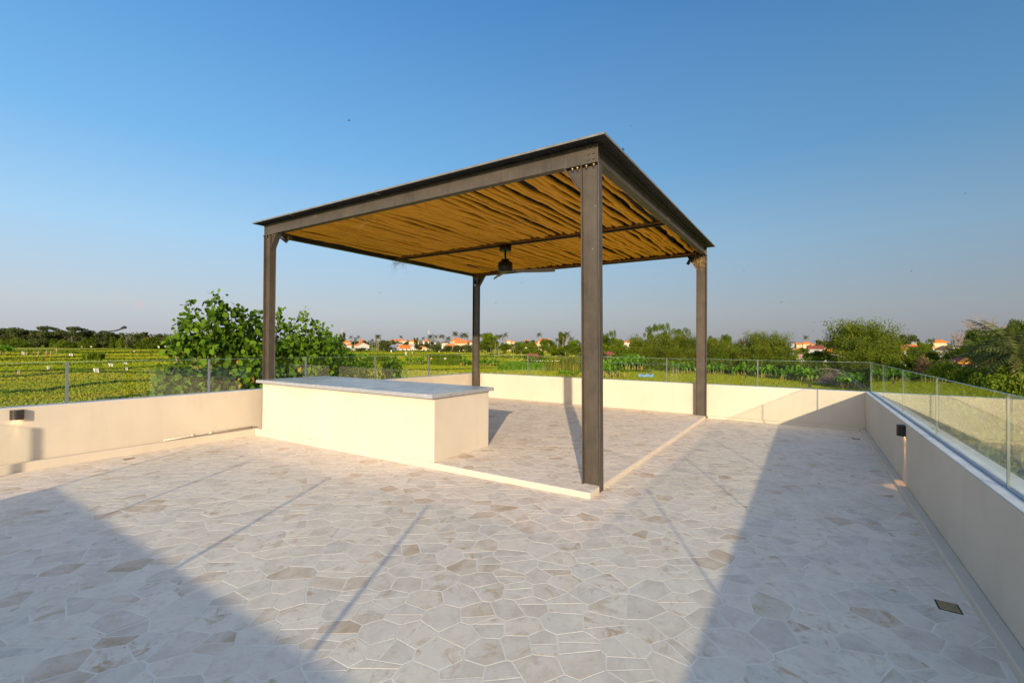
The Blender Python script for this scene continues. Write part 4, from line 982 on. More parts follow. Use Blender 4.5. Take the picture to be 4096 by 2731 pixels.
for (f, x0, x1, yb_, n, k, s, gname) in ((R5, 720, 975, 795, 9, 0, 1.25, 'yellow green reeds left of the near column'), (R5, 280, 720, 785, 14, 1, 1.05, 'tall green grass clumps beside the reeds'), (R4, 1700, 1960, 692, 9, 2, 1.5, 'tall grass clumps in the middle of the fields'), (R4, 1740, 2060, 740, 9, 2, 1.1, 'tall grass clumps in the middle of the fields'), (R4, 1100, 1290, 705, 6, 2, 1.2, 'tall grass clumps in the middle of the fields'), (R3, 820, 930, 690, 3, 2, 1.45, 'feathery grass clump in the left field'), (R4, 900, 1160, 785, 8, 2, .9, 'tall grass clumps in the middle of the fields'), (R5, 1130, 1200, 700, 3, 0, 1.2, 'yellow green reeds left of the near column')):
    for i in range(n):
        x = x0+(x1-x0)*(i+.5)/n; u, vb = f(x, yb_); D = 6.6/((vb-horizon_v(u))/FPX+.0034); place(KR[k], 'grass_clump', 'grass', gname, u, D+random.uniform(0, 4), s*random.uniform(.8, 1.1))

# ---- bare trees
def bare(H, W, seed, nl=30, lo=.42):
    """leafless crown: limbs curving out of the trunk to a flat dome, forking into twigs"""
    rr = random.Random(seed); mb = MB(); tp = np.array([0, 0, H*.80]); mb.tube([(0, 0, 0), (.15, 0, H*.35), (-.1, .1, H*.6), tuple(tp)], [H*.026, H*.021, H*.015, H*.006], 7)
    for i in range(nl):
        a = i*2.4+rr.uniform(-.2, .2); q = rr.random()**.6; R_ = W/2*(.35+.65*q); zt = H*(lo+(1-lo)*(1-(R_/(W/2))**2.2*.62))*rr.uniform(.90, 1.); zt = max(zt, H*lo)
        z0 = H*rr.uniform(.30, .74)*(.75+.25*zt/H); e = np.array([math.cos(a)*R_, math.sin(a)*R_, zt]); s0 = np.array([0, 0, z0])
        pts = [s0+(e-s0)*np.array([t, t, t**1.25])+np.array([rr.gauss(0, .012), rr.gauss(0, .012), rr.gauss(0, .010)])*W*(0 < t < 1) for t in (0, .2, .4, .6, .8, 1)]
        mb.tube(pts, [.17, .13, .10, .075, .055, .035], 4, False)
        for k in range(9):
            t = rr.uniform(.30, .98); m_ = int(t*5); p = pts[m_]+(pts[m_+1]-pts[m_])*(t*5-m_); d = (e-s0)/np.linalg.norm(e-s0)+np.array([rr.gauss(0, .6), rr.gauss(0, .6), rr.uniform(-.12, .5)]); L = W*rr.uniform(.05, .13)
            q1 = p+d*L*.5; q2 = p+d*L+np.array([0, 0, .05*L]); mb.tube([p, q1, q2], [.05, .04, .03], 3, False)
            for k2 in range(2): d2 = d+np.array([rr.gauss(0, .7), rr.gauss(0, .7), rr.uniform(-.1, .5)]); mb.tube([q1, q1+d2*L*.5], [.035, .022], 3, False)
    return (('trunk', mb.mesh('trunk')),)
K['bare_big'] = bare(15, 18, 3); K['bare_big'][0][1].materials.append(M['dead_wood'])
K['bare_small'] = bare(9, 8, 5, 16, .4); K['bare_small'][0][1].materials.append(M['dead_wood'])
def bare_tree(kind, f, x, y, wpx, D, lab):
    u, v = f(x, y); me = K[kind][0][1]; zm = max(q.co.z for q in me.vertices); wm = 2*float(np.percentile([abs(q.co.x) for q in me.vertices], 98))
    H = zat(u, v, D)-gp(u, D)[2]; s = wpx/FPX*D/wm; place(K[kind], 'bare_tree', 'tree', lab, u, D, s, H/zm/s)
bare_tree('bare_big', R7, 1700, 308, 172, 150, 'wide leafless tree rising above everything on the far right')
bare_tree('bare_small', R7, 1362, 528, 56, 190, 'small leafless tree left of the wide leafless tree')
bare_tree('bare_small', R6, 750, 545, 28, 170, 'small leafless tree above the feathery trees on the right')
# brush pile and fallen hut
rr = random.Random(6); mb = MB(); p0 = gp(3335, 76)
for i in range(420):
    a = rr.uniform(0, 6.28); b0 = np.array([p0[0]+rr.gauss(0, .9), p0[1]+rr.gauss(0, .9), p0[2]+rr.uniform(.2, 1.6)]); d = np.array([math.cos(a)*1.1, math.sin(a)*1.1, rr.uniform(.2, 1.6)])
    mb.tube([b0, b0+d*.6, b0+d*1.1+np.array([0, 0, -.3])], [.02, .014, .006], 3, False)
o = mb.build('brush_pile', M['dead_wood']); tag(o, 'heap of dry grey brushwood beside the fallen hut', 'brushwood')
for lab, pts in (('long pale dead branch arching out of the bushes above the glass corner', ((3400, 1450, 84), (3385, 1432, 84), (3350, 1420, 84), (3325, 1418, 84))), ('thin pale branch arching left from the brushwood heap', ((3360, 1482, 74), (3320, 1474, 74), (3285, 1474, 74), (3262, 1482, 74)))):
    q = [];
    for u, v, D in pts:
        a = gp(u, D); q.append(np.array([a[0], a[1], zat(u, v, D)]))
    mb = MB().tube(q, [.07, .05, .035, .015], 5)
    for i in range(22):
        k = rr.choice((1, 2, 3)); s0 = q[k-1]+(q[k]-q[k-1])*rr.random(); d = (q[-1]-q[0])/np.linalg.norm(q[-1]-q[0])*rr.uniform(.3, 1)+np.array([0, 0, rr.uniform(-.6, .5)]); mb.tube([s0, s0+d*.6, s0+d*1.1], [.012, .01, .004], 3, False)
    o = mb.build('fallen_branch', M['dead_wood']); tag(o, lab, 'branch')
def local_frame(u, D):
    a, n = azdir(u); p = gp(u, D); f = np.array([a[0], a[1], 0]); r_ = np.array([a[1], -a[0], 0]); return p, r_, f
p, r_, f_ = local_frame(3362, 80); hut = empty('fallen_hut', p); tag(hut, 'collapsed hut of rusty corrugated sheets at the field edge', 'hut')
Z = np.array([0, 0, 1.])
for i, (dx, w_, tilt, dd, mt) in enumerate(((-2.2, 1.5, .35, 0, 'iron_sheet'), (-.9, 1.5, .62, .3, 'roof_red'), (.4, 1.6, .75, .1, 'iron_sheet'), (1.8, 1.4, .9, .5, 'iron_sheet'), (-3.2, 1.2, .15, -.4, 'roof_grey'))):
    c = r_*dx+f_*dd+Z*.15; e = r_*(.9)+f_*.5+Z*tilt; e /= np.linalg.norm(e); s = f_*.9-r_*.3; L = 2.6
    mb = MB(); nn = 12; V = []
    for k in range(nn+1):
        h = .04*(k % 2)
        for q in (0, L): V.append(c+e*q+s*(w_*k/nn)+Z*h)
    for t_ in list(V): V.append(t_-Z*.02)
    m_ = len(V)//2; mb.add(V, [(2*k, 2*k+1, 2*k+3, 2*k+2) for k in range(nn)]+[(m_+2*k, m_+2*k+2, m_+2*k+3, m_+2*k+1) for k in range(nn)])
    o = mb.build('roof_sheet', M[mt]); o.parent = hut
for dx in (-1.5, .6, 2.2):
    o = MB().tube([r_*dx+f_*.4, r_*(dx+.3)+f_*.5+Z*1.7], .06, 6).build('beam', M['bark']); o.parent = hut

# ---- houses
def house(u, vr, D, wpx, wall, roof, kind, lab, dep=.8, eave=.45, rot=.25, cat='house', vis=None, rh=.42):
    """hip or gable roofed house; vr = image row of its ridge"""
    p, r_, f_ = local_frame(u, D); zr = zat(u, vr, D)-p[2]; W = wpx/FPX*D; Dp = W*dep; RH = min(W*rh*.55, zr*.55); WH = zr-RH
    h = empty('house', p, math.atan2(r_[1], r_[0])+rot); tag(h, lab, cat, None)
    def hp(nm, m, mt, par=None): o = m.build(nm, M[mt]); o.parent = par or h; return o
    w2, d2 = W/2-eave, Dp/2-eave
    hp('wall', MB().box(-w2, w2, -d2, d2, -.3, WH+.05), wall)
    e = W/2; g = Dp/2; t = .16; m = MB()
    if kind == 'hip':
        k = max(0, e-g) if e > g else 0; kg = max(0, g-e)
        A = [(-e, -g, WH), (e, -g, WH), (e, g, WH), (-e, g, WH)]; T = [(-k, -kg, zr), (k, kg, zr)] if k >= 0 else None
        if k >= kg: T = [(-k-.05, 0, zr), (k+.05, 0, zr)]; m.add(A+T, [(0, 1, 5, 4), (2, 3, 4, 5), (1, 2, 5), (3, 0, 4)])
        else: T = [(0, -kg, zr), (0, kg, zr)]; m.add(A+T, [(0, 1, 4), (1, 2, 5, 4), (2, 3, 5), (3, 0, 4, 5)])
        m.add([(x, y, WH-t) for x, y, _ in A]+[(x, y, WH) for x, y, _ in A], [(3, 2, 1, 0), (0, 1, 5, 4), (1, 2, 6, 5), (2, 3, 7, 6), (3, 0, 4, 7)])
        rf = hp('roof', m, roof)
        hp('ridge', MB().tube([T[0], T[1]], .14, 5), 'roof_brown' if roof not in ('roof_brown',) else 'roof_grey', rf)
    elif kind in ('gable', 'side'):
        ax = kind == 'gable'                     # 'gable': ridge along x (long slope faces the viewer)
        X, Y = (e, g) if ax else (g, e)
        def tr(x, y, z): return (x, y, z) if ax else (y, x, z)
        for s_ in (-1, 1):
            q = [(-X, s_*Y, WH), (X, s_*Y, WH), (X, 0, zr), (-X, 0, zr)]
            m.add([tr(*a) for a in q]+[tr(a[0], a[1], a[2]-t) for a in q], [(0, 1, 2, 3), (7, 6, 5, 4), (0, 1, 5, 4), (1, 2, 6, 5), (3, 0, 4, 7)])
        rf = hp('roof', m, roof)
        X2, Y2 = (w2, d2) if ax else (d2, w2)
        zt = WH+(zr-WH)*.86
        for s_ in (-1, 1):
            a, b_, c = tr(s_*X2, -Y2, WH), tr(s_*X2, Y2, WH), tr(s_*X2, 0, zt-.05); off = (-.15*s_, 0, 0) if ax else (0, -.15*s_, 0)
            hp('gable_wall', MB().prism([a, b_, c], off), wall)
    else:
        rf = hp('roof', MB().box(-e, e, -g, g, WH, WH+.3), roof)
    nw = max(1, min(4, int(W/3.4))); st = 2 if WH > 5.6 else 1
    for k in range(nw):
        x = -w2+(k+.5)*2*w2/nw
        for q in range(st):
            zc = .9+q*2.9
            if k == nw//2 and q == 0: hp('door', MB().box(x-.5, x+.5, -d2-.04, -d2+.02, .0, 2.1), 'bark'); continue
            wn = hp('window', MB().box(x-.65, x+.65, -d2-.05, -d2+.02, zc, zc+1.2), 'house_grey')
            hp('pane', MB().box(x-.55, x+.55, -d2-.06, -d2-.052, zc+.1, zc+1.1), 'window_dark', wn)
    return h
HS = [
 (R3, 1425, 475, 430, 46, 'house_white', 'roof_orange', 'gable', 'long orange roofed house at the left treeline, nearest to the kite'),
 (R3, 1545, 478, 430, 30, 'house_white', 'roof_orange', 'gable', 'orange roofed house right of the long one at the left treeline'),
 (R3, 1655, 498, 420, 24, 'house_white', 'roof_orange', 'hip', 'small orange roofed house touching the leafy tree on the left'),
 (R4, 40, 485, 430, 20, 'house_white', 'roof_orange', 'hip', 'house with an orange roof half hidden by the leafy tree'),
 (R4, 915, 499, 420, 32, 'house_cream', 'roof_orange', 'hip', 'cream house with an orange hipped roof beside the first tall palms'),
 (R4, 935, 530, 380, 20, 'house_white', 'roof_orange', 'hip', 'tiny orange roofed shed below the cream hipped roof house'),
 (R4, 1050, 515, 410, 50, 'house_white', 'roof_orange', 'side', 'low white house with a wide orange gabled roof'),
 (R4, 1035, 552, 375, 70, 'house_grey', 'roof_grey', 'flat', 'low grey flat roofed building at the field edge'),
 (R4, 1055, 485, 560, 24, 'house_cream', 'roof_orange', 'hip', 'distant two storey house with a small orange roof'),
 (R4, 1270, 562, 372, 18, 'house_cream', 'roof_pink', 'side', 'tiny cream hut standing alone at the field edge'),
 (R4, 1335, 507, 500, 18, 'house_cream', 'roof_red', 'hip', 'narrow yellow tower house between the palms'),
 (R4, 1300, 535, 400, 66, 'house_grey', 'roof_grey', 'gable', 'wide grey metal roofed shed in the village'),
 (R4, 1350, 486, 600, 26, 'house_white', 'roof_orange', 'hip', 'distant orange roof left of the slim palm'),
 (R4, 1400, 488, 610, 30, 'house_white', 'roof_orange', 'gable', 'distant long orange roof behind the slim palm'),
 (R4, 1450, 486, 600, 26, 'house_white', 'roof_orange', 'hip', 'distant orange roof right of the slim palm'),
 (R4, 1398, 515, 520, 24, 'house_white', 'roof_brown', 'hip', 'small brown roofed house behind the grey shed'),
 (R4, 1548, 485, 470, 40, 'house_cream', 'roof_orange', 'hip', 'tall cream house with an orange hipped roof and balcony'),
 (R4, 1520, 518, 440, 26, 'house_grey', 'roof_grey', 'flat', 'grey block in front of the tall cream house'),
 (R4, 1458, 540, 378, 52, 'house_white', 'roof_orange', 'gable', 'white walled house with a steep orange roof facing the rice field'),
 (R4, 1530, 545, 374, 16, 'house_white', 'roof_grey', 'side', 'narrow white gable attached behind the steep orange roof'),
 (R4, 1395, 578, 365, 30, 'house_white', 'house_white', 'flat', 'low white garden wall block in front of the orange house'),
 (R4, 1630, 543, 385, 26, 'house_cream', 'roof_orange', 'gable', 'orange roof right of the house facing the field'),
 (R4, 1660, 490, 560, 26, 'house_white', 'roof_orange', 'hip', 'distant orange roof left of the palm row'),
 (R4, 1725, 505, 560, 22, 'house_grey', 'roof_grey', 'hip', 'distant grey roofed house behind the palm row'),
 (R4, 1945, 472, 470, 44, 'house_cream', 'roof_orange', 'hip', 'large orange hipped roof high up behind the palm row'),
 (R4, 1990, 495, 430, 50, 'house_cream', 'roof_orange', 'gable', 'wide orange roof below the large hipped one in the palm row'),
 (R4, 1885, 530, 400, 36, 'house_cream', 'roof_orange', 'gable', 'low orange roof among the palms left of the back column'),
 (R4, 2050, 498, 440, 30, 'house_white', 'roof_orange', 'hip', 'orange roof cut by the back column'),
 (R4, 1840, 505, 520, 28, 'house_white', 'roof_brown', 'hip', 'brown roofed house behind the middle of the palm row'),
 (R5, 316, 490, 460, 18, 'house_cream', 'roof_orange', 'hip', 'first small orange roof right of the back column'),
 (R5, 358, 501, 450, 16, 'house_cream', 'roof_orange', 'hip', 'second small orange roof right of the back column'),
 (R5, 490, 488, 460, 20, 'house_cream', 'roof_orange', 'hip', 'pointed orange roof between the two lone palms'),
 (R5, 560, 510, 420, 30, 'house_cream', 'roof_orange', 'hip', 'wide low orange roof left of the lone palm'),
 (R5, 655, 481, 430, 40, 'house_cream', 'roof_orange', 'gable', 'long orange roof behind the lone palm'),
 (R5, 615, 495, 400, 22, 'house_cream', 'roof_orange', 'hip', 'small orange roof under the long orange roof'),
 (R5, 540, 620, 165, 44, 'house_white', 'roof_red', 'gable', 'dark red roofed farmhouse with a white gable among the bushes'),
 (R5, 600, 642, 158, 26, 'house_white', 'roof_red', 'gable', 'lower dark red roof beside the farmhouse'),
 (R5, 1435, 500, 290, 26, 'house_white', 'roof_orange', 'hip', 'orange roof peeping over the trees right of the near column'),
 (R5, 1440, 516, 286, 40, 'house_white', 'house_white', 'flat', 'white flat roofed block below the peeping orange roof'),
 (R5, 1262, 600, 120, 36, 'roof_brown', 'roof_red', 'hip', 'dark red roof buried in trees beside the near column'),
 (R6, 616, 620, 340, 14, 'house_cream', 'roof_orange', 'hip', 'tiny orange roof right of the right column'),
 (R6, 770, 615, 230, 28, 'house_white', 'roof_red', 'hip', 'brown red roof with a white wall behind the feathery trees'),
 (R6, 1330, 614, 320, 20, 'house_grey', 'roof_brown', 'hip', 'small dark temple like roof at the left of the right village'),
 (R6, 1418, 629, 300, 22, 'house_cream', 'roof_orange', 'gable', 'yellow two storey house with an orange roof left of the lone palm'),
 (R6, 1500, 615, 305, 34, 'house_cream', 'roof_orange', 'hip', 'yellow house with a pointed orange roof behind the lone palm'),
 (R6, 1565, 640, 300, 14, 'house_cream', 'roof_orange', 'hip', 'tiny orange roof right of the lone palm'),
 (R6, 1378, 688, 210, 30, 'house_grey', 'roof_orange', 'side', 'orange gabled roof with a pale front in the right village'),
 (R6, 1600, 659, 240, 54, 'house_grey', 'roof_red', 'gable', 'long dark red roof in the middle of the right village'),
 (R6, 1735, 643, 245, 38, 'house_cream', 'roof_brown', 'hip', 'brown hipped roof right of the long dark red roof'),
 (R6, 1420, 757, 160, 48, 'house_grey', 'roof_pink', 'hip', 'faded pink roof in the bushes of the right village'),
 (R6, 1815, 686, 190, 84, 'house_white', 'roof_amber', 'hip', 'big bright orange roof left of the bamboo thicket'),
 (R6, 1905, 628, 225, 48, 'house_grey', 'roof_orange', 'hip', 'orange tiered roof half hidden by the bamboo thicket'),
 (R7, 660, 735, 150, 62, 'house_white', 'roof_amber', 'hip', 'bright orange roof right of the bamboo thicket'),
 (R7, 700, 714, 200, 66, 'house_cream', 'roof_orange', 'gable', 'long orange red roof behind the bright orange one'),
 (R7, 720, 727, 178, 54, 'house_grey', 'roof_brown', 'hip', 'dark brown roof between the two orange ones'),
 (R7, 818, 674, 250, 28, 'house_grey', 'roof_grey', 'side', 'grey gabled house beside the round tree'),
 (R7, 1125, 651, 220, 46, 'house_cream', 'roof_orange', 'hip', 'orange pyramid roof on a cream storey, right of the round tree'),
 (R7, 1150, 712, 215, 66, 'house_white', 'house_white', 'flat', 'white flat roofed block under the orange pyramid roof'),
 (R7, 1180, 732, 190, 60, 'house_grey', 'roof_brown', 'hip', 'dark roof below the white block'),
 (R7, 1060, 806, 130, 20, 'house_grey', 'roof_amber', 'hip', 'scrap of orange roof in the trees below the white block'),
 (R7, 1050, 740, 160, 14, 'house_grey', 'roof_amber', 'hip', 'tiny amber roof in the trees'),
]
for i, (f, x, y, D, wpx, wl, rf, kd, lab) in enumerate(HS):
    u, v = f(x, y); house(u, v, D, wpx*1.05, wl, rf, kd, lab, rot=(.35, -.2, .1)[i % 3])
u, v = R7(1400, 872); h_ = house(u, v, 76, 150, 'house_grey', 'roof_red', 'hip', 'large roof beyond the right parapet painted with a vivid orange lit side and a dark red shaded side', dep=.72, rot=-1.12, rh=.30)
for c_ in h_.children:
    if c_.name.startswith('roof'):
        me = c_.data; me.materials.append(M['roof_amber'])
        for p_ in me.polygons:
            if p_.normal.x > .25 and p_.normal.z > .2: p_.material_index = 1  # weathered tile tones; lit end and shaded slope are put into the colour
u, v = R7(1680, 984); house(u, v, 60, 86, 'house_grey', 'roof_brown', 'hip', 'dark tiled roof with pale ridges beside the vivid orange one', dep=.8, rot=.6)

# telecom masts
for f, x, y, D, lab in ((R4, 868, 383, 900, 'lattice telecom mast left of the village palms'), (R4, 1681, 397, 900, 'telecom mast behind the palm row')):
    u, v = f(x, y); p = gp(u, D); H = zat(u, v, D)-p[2]; r_ = empty('telecom_mast', p); tag(r_, lab, 'mast')
    m = MB(); w_ = 1.1
    for sx_, sy_ in ((-1, -1), (1, -1), (0, 1)): m.tube([(sx_*w_, sy_*w_, 0), (sx_*.35, sy_*.35, H)], .14, 4)
    for k in range(14): z = H*k/14; q = w_+(.35-w_)*k/14; q2 = w_+(.35-w_)*(k+1)/14; m.tube([(-q, -q, z), (q2, -q2, z+H/14)], .08, 3).tube([(q, -q, z), (0, q2, z+H/14)], .08, 3)
    o = m.build('tower', M['house_grey']); o.parent = r_
    m = MB()
    for a in range(6): m.box(math.cos(a)*1.5-.3, math.cos(a)*1.5+.3, math.sin(a)*1.5-.3, math.sin(a)*1.5+.3, H*.80, H*.86).box(math.cos(a)*1.2-.25, math.cos(a)*1.2+.25, math.sin(a)*1.2-.25, math.sin(a)*1.2+.25, H*.90, H*.95)
    o = m.build('antennas', M['house_white']); o.parent = r_

# background woodland and hills, one mass each
P = []; 
for i in range(900):
    u = random.uniform(-500, 4600); D = random.uniform(520, 900); p = gp(u, D); hgt = (14 if u < 800 else 9)*random.uniform(.7, 1.25); P.append(((p[0], p[1], p[2]+hgt*.5), hgt*.75))
me = crown_mesh('far_woodland', P, 60000, 2.2, .2, 0., .4); me.materials.append(M['leaf_far']); tag(link('far_woodland', me, None), 'dark far-off woodland closing the horizon', None, None, 'stuff')
V = []; Q = []; n = 120
for i in range(n):
    u = -900+i*24; D = 3600; p = gp(u, D); h = 45*math.exp(-((u-350)/420)**2)+18*math.exp(-((u-1000)/260)**2)+4*math.sin(i*.7)
    V += [(p[0], p[1], -10), (p[0], p[1], p[2]+max(0, h)), (p[0]*1.5, p[1]*1.5, -10)]
for i in range(n-1): Q += [(i*3, i*3+3, i*3+4, i*3+1), (i*3+1, i*3+4, i*3+5, i*3+2)]
tag(link('hills', mesh_np('hills', V, Q), M['hill_green']), kind='structure')

# ---- rice: blades over the visible fields
def rice_band(d0, d1, n, h, w_, u0=-250, u1=4300):
    uu = rng.uniform(u0, u1, n); th = np.arctan((uu-2048)/FPX); base = math.atan2(cF[1], cF[0]); az = base-th
    d = np.sqrt(rng.uniform(d0**2, d1**2, n)); X = CAM[0]+d*np.cos(az); Y = CAM[1]+d*np.sin(az); Zg = -5.2+.0034*d
    a = rng.uniform(0, 6.28, n); hh = h*rng.uniform(.6, 1.15, n); V_ = np.empty((n, 4, 3)); lx, ly = np.cos(a), np.sin(a); l2 = rng.uniform(-.4, .4, (n, 2))
    V_[:, 0] = np.stack([X-lx*w_, Y-ly*w_, Zg-.05], 1); V_[:, 1] = np.stack([X+lx*w_, Y+ly*w_, Zg-.05], 1)
    V_[:, 2] = np.stack([X+lx*w_*.8+l2[:, 0]*hh, Y+ly*w_*.8+l2[:, 1]*hh, Zg+hh], 1); V_[:, 3] = np.stack([X-lx*w_*.8+l2[:, 0]*hh, Y-ly*w_*.8+l2[:, 1]*hh, Zg+hh*.9], 1)
    return V_.reshape(-1, 3), np.repeat(rng.random(n), 4)
Vs, Ts = [], []
for a in ((36, 60, 60000, .42, .07, -250, 2350), (60, 95, 75000, .42, .10, -250, 2350), (95, 150, 70000, .45, .15, -250, 2350), (150, 260, 55000, .5, .28, -250, 2600), (260, 420, 40000, .55, .5)):
    v_, t_ = rice_band(*a); Vs.append(v_); Ts.append(t_)
V = np.concatenate(Vs); T = np.concatenate(Ts); n = len(V)//4
o = link('rice_crop', mesh_np('rice_crop', V, np.arange(n*4).reshape(n, 4), None, T), M['rice']); tag(o, 'ripening yellow green rice standing in the fields', None, None, 'stuff')
Vs, Ts = [], []
for a in ((34, 60, 45000, .20, .045, 2250, 3560), (60, 125, 90000, .22, .07, 2250, 3620)):
    v_, t_ = rice_band(*a); Vs.append(v_); Ts.append(t_)
V = np.concatenate(Vs); T = np.concatenate(Ts)*.9; n = len(V)//4
o = link('young_rice', mesh_np('young_rice', V, np.arange(n*4).reshape(n, 4), None, T), foliage('young_rice', (.19, .24, .018), (.33, .33, .026), (.48, .38, .03), .3)); tag(o, 'smooth short green rice in the field behind the back parapet', None, None, 'stuff')
# grassy bunds between the plots
Vs, Ts = [], []
for k, (d0, u0, u1) in enumerate(((44, -200, 900), (57, 100, 1500), (70, 400, 2600), (88, -200, 1600), (113, -200, 2600), (128, -200, 1300), (145, 200, 2300), (165, -200, 2300), (190, -200, 1500), (215, 600, 2300), (245, -200, 2200), (280, -200, 1900), (315, -200, 2200), (355, -200, 1800), (395, -200, 1700))):
    n = 5200; uu = rng.uniform(u0, u1, n); th = np.arctan((uu-2048)/FPX); az = math.atan2(cF[1], cF[0])-th
    wob = d0*(1+.07*np.sin(uu*.0034+k*1.7)+.025*np.sin(uu*.011+k)+.006*np.sin(uu*.05+k*3)); d = wob+rng.normal(0, .22+d0*.0022, n)
    X = CAM[0]+d*np.cos(az); Y = CAM[1]+d*np.sin(az); Zg = -5.2+.0034*d; a = rng.uniform(0, 6.28, n); hh = (.42+.0012*d0)*rng.uniform(.6, 1.3, n); w_ = .07+.0008*d0
    V_ = np.empty((n, 4, 3)); lx, ly = np.cos(a), np.sin(a); l2 = rng.uniform(-.5, .5, (n, 2))
    V_[:, 0] = np.stack([X-lx*w_, Y-ly*w_, Zg], 1); V_[:, 1] = np.stack([X+lx*w_, Y+ly*w_, Zg], 1)
    V_[:, 2] = np.stack([X+lx*w_+l2[:, 0]*hh, Y+ly*w_+l2[:, 1]*hh, Zg+hh], 1); V_[:, 3] = np.stack([X-lx*w_+l2[:, 0]*hh, Y-ly*w_+l2[:, 1]*hh, Zg+hh*.9], 1)
    Vs.append(V_.reshape(-1, 3)); t = rng.uniform(0, .85, n); t[rng.random(n) < .08] = 1; Ts.append(np.repeat(t, 4))
V = np.concatenate(Vs); T = np.concatenate(Ts); n = len(V)//4
o = link('bund_grass', mesh_np('bund_grass', V, np.arange(n*4).reshape(n, 4), None, T), M['bund_grass']); tag(o, 'darker grass growing on the low banks between the rice plots', None, None, 'stuff')

# ---- big-leafed tree by the left parapet
def heart():
    o_ = [(0, 0), (.18, .34), (.42, .50), (.72, .40), (1.0, 0)]
    pts = [(0, 0, 0), (.5, 0, -.05), (1.02, 0, -.16)]
    V = [(0.02, 0, 0), (.5, 0, -.04), (1.04, 0, -.18), (-.10, .22, .05), (.12, .47, .08), (.52, .46, .03), (.85, .22, -.08), (-.10, -.22, .05), (.12, -.47, .08), (.52, -.46, .03), (.85, -.22, -.08)]
    F = [(0, 1, 5, 4), (0, 4, 3), (1, 2, 6, 5), (0, 8, 9, 1), (0, 7, 8), (1, 9, 10, 2)]
    return np.array(V), F
HV, HF = heart()
def hib_tree(name, lab, base, tips, blobs, nleaf, D0, sz, n_obj, seed, grp=None):
    r_ = np.random.default_rng(seed); tr = empty(name, base); tag(tr, lab, 'tree', grp)
    P, Sz = [], []; mb = MB(); b0 = np.array([0., 0., 0.])
    def w(u, v, D): a = gp(u, D); return np.array([a[0], a[1], zat(u, v, D)])-base
    for (u, v, D, L, rad) in tips:
        tip = w(u, v, D); m_ = tip*np.array([.93, .93, 1])+np.array([0, 0, -L]); q0 = tip+np.array([r_.normal()*.15, r_.normal()*.15, -L*.5])
        mb.tube([b0+(m_-b0)*.1, b0+(m_-b0)*.6, m_, q0, tip], [.09, .045, .020, .009, .004], 5)
        k = int(nleaf*L*rad*2.1); q = r_.random(k)**.8; c = tip[None]*(1-q[:, None])+m_[None]*q[:, None]
        rr_ = (.08+rad*.85*np.sqrt(q))[:, None]; P.append(c+r_.normal(size=(k, 3))*rr_*np.array([.62, .62, .55])); Sz.append(np.full(k, 1.)*(.78+.22*np.minimum(1, q*2.2)))
    for (u, v, D, rad, dens) in blobs:
        c = w(u, v, D); k = int(nleaf*rad*rad*2.4*dens); d = r_.normal(size=(k, 3)); d /= np.linalg.norm(d, axis=1)[:, None]
        P.append(c+d*(rad*r_.uniform(.2, 1.1, k)**.6)[:, None]); Sz.append(np.full(k, .95)); mb.tube([b0, (b0+c)/2-np.array([0, 0, .3]), c], [.05, .03, .01], 4)
    P = np.concatenate(P); Sz = np.concatenate(Sz)*sz*r_.uniform(.6, 1.25, len(P))*np.clip(1.9-np.linalg.norm(P+base-CAM, axis=1)/14., .6, 1.1)**(1 if nleaf == 215 else 0); n = len(P)
    o = mb.build('branches', M['bark']); o.parent = tr
    # leaf orientation: blades face up and outwards
    nrm = r_.normal(size=(n, 3))*.8+np.array([-.50, -.32, .45]); nrm /= np.linalg.norm(nrm, axis=1)[:, None]
    t = r_.normal(size=(n, 3))*.8+np.array([0, 0, -.9]); ax = t-nrm*(t*nrm).sum(1)[:, None]; ax /= np.linalg.norm(ax, axis=1)[:, None]; sd2 = np.cross(nrm, ax)
    tint = np.clip(r_.beta(1.2, 1.15, n)*.9, 0, .9); zrel = P[:, 2]/P[:, 2].max(); dry = (r_.random(n) < np.where(zrel < .72, .05 if nleaf < 250 else .01, .006)); tint[dry] = 1
    dist = np.linalg.norm(P+base-CAM, axis=1); order = np.argsort(dist/Sz); big = order[:n_obj]; rest = order[n_obj:]
    def geo(idx): return P[idx][:, None, :]+(ax[idx][:, None, :]*HV[None, :, 0:1]+sd2[idx][:, None, :]*HV[None, :, 1:2]+nrm[idx][:, None, :]*HV[None, :, 2:3])*Sz[idx][:, None, None]
    G = geo(rest); m_ = len(rest); B0 = (np.arange(m_)*11)[:, None]
    Q_ = np.concatenate([B0+np.array(f) for f in HF if len(f) == 4]); T_ = np.concatenate([B0+np.array(f) for f in HF if len(f) == 3])
    me = mesh_np('foliage', G.reshape(-1, 3), Q_, T_, np.repeat(tint[rest], 11)); me.materials.append(M['leaf_hibiscus']); o = link('foliage', me, None, tr); tag(o, kind='stuff')
    if n_obj:
        LM = []
        for tt in (.08, .25, .4, .55, .7, .85, 1.):
            me = bpy.data.meshes.new('leaf'); me.from_pydata([tuple(x) for x in HV], [], HF); a = me.attributes.new('tint', 'FLOAT', 'POINT'); a.data.foreach_set('value', [tt]*11); me.materials.append(M['leaf_hibiscus']); LM.append((tt, me))
        for i in big:
            me = min(LM, key=lambda z_: abs(z_[0]-tint[i]))[1]; o = bpy.data.objects.new('leaf', me); COL.objects.link(o); o.parent = tr
            A, B, C2, s = ax[i], sd2[i], nrm[i], Sz[i]
            o.matrix_local = Matrix(((A[0]*s, B[0]*s, C2[0]*s, P[i, 0]), (A[1]*s, B[1]*s, C2[1]*s, P[i, 1]), (A[2]*s, B[2]*s, C2[2]*s, P[i, 2]), (0, 0, 0, 1)))
X5 = lambda x, y: (600+x/2.94, 1150+y/2.94)
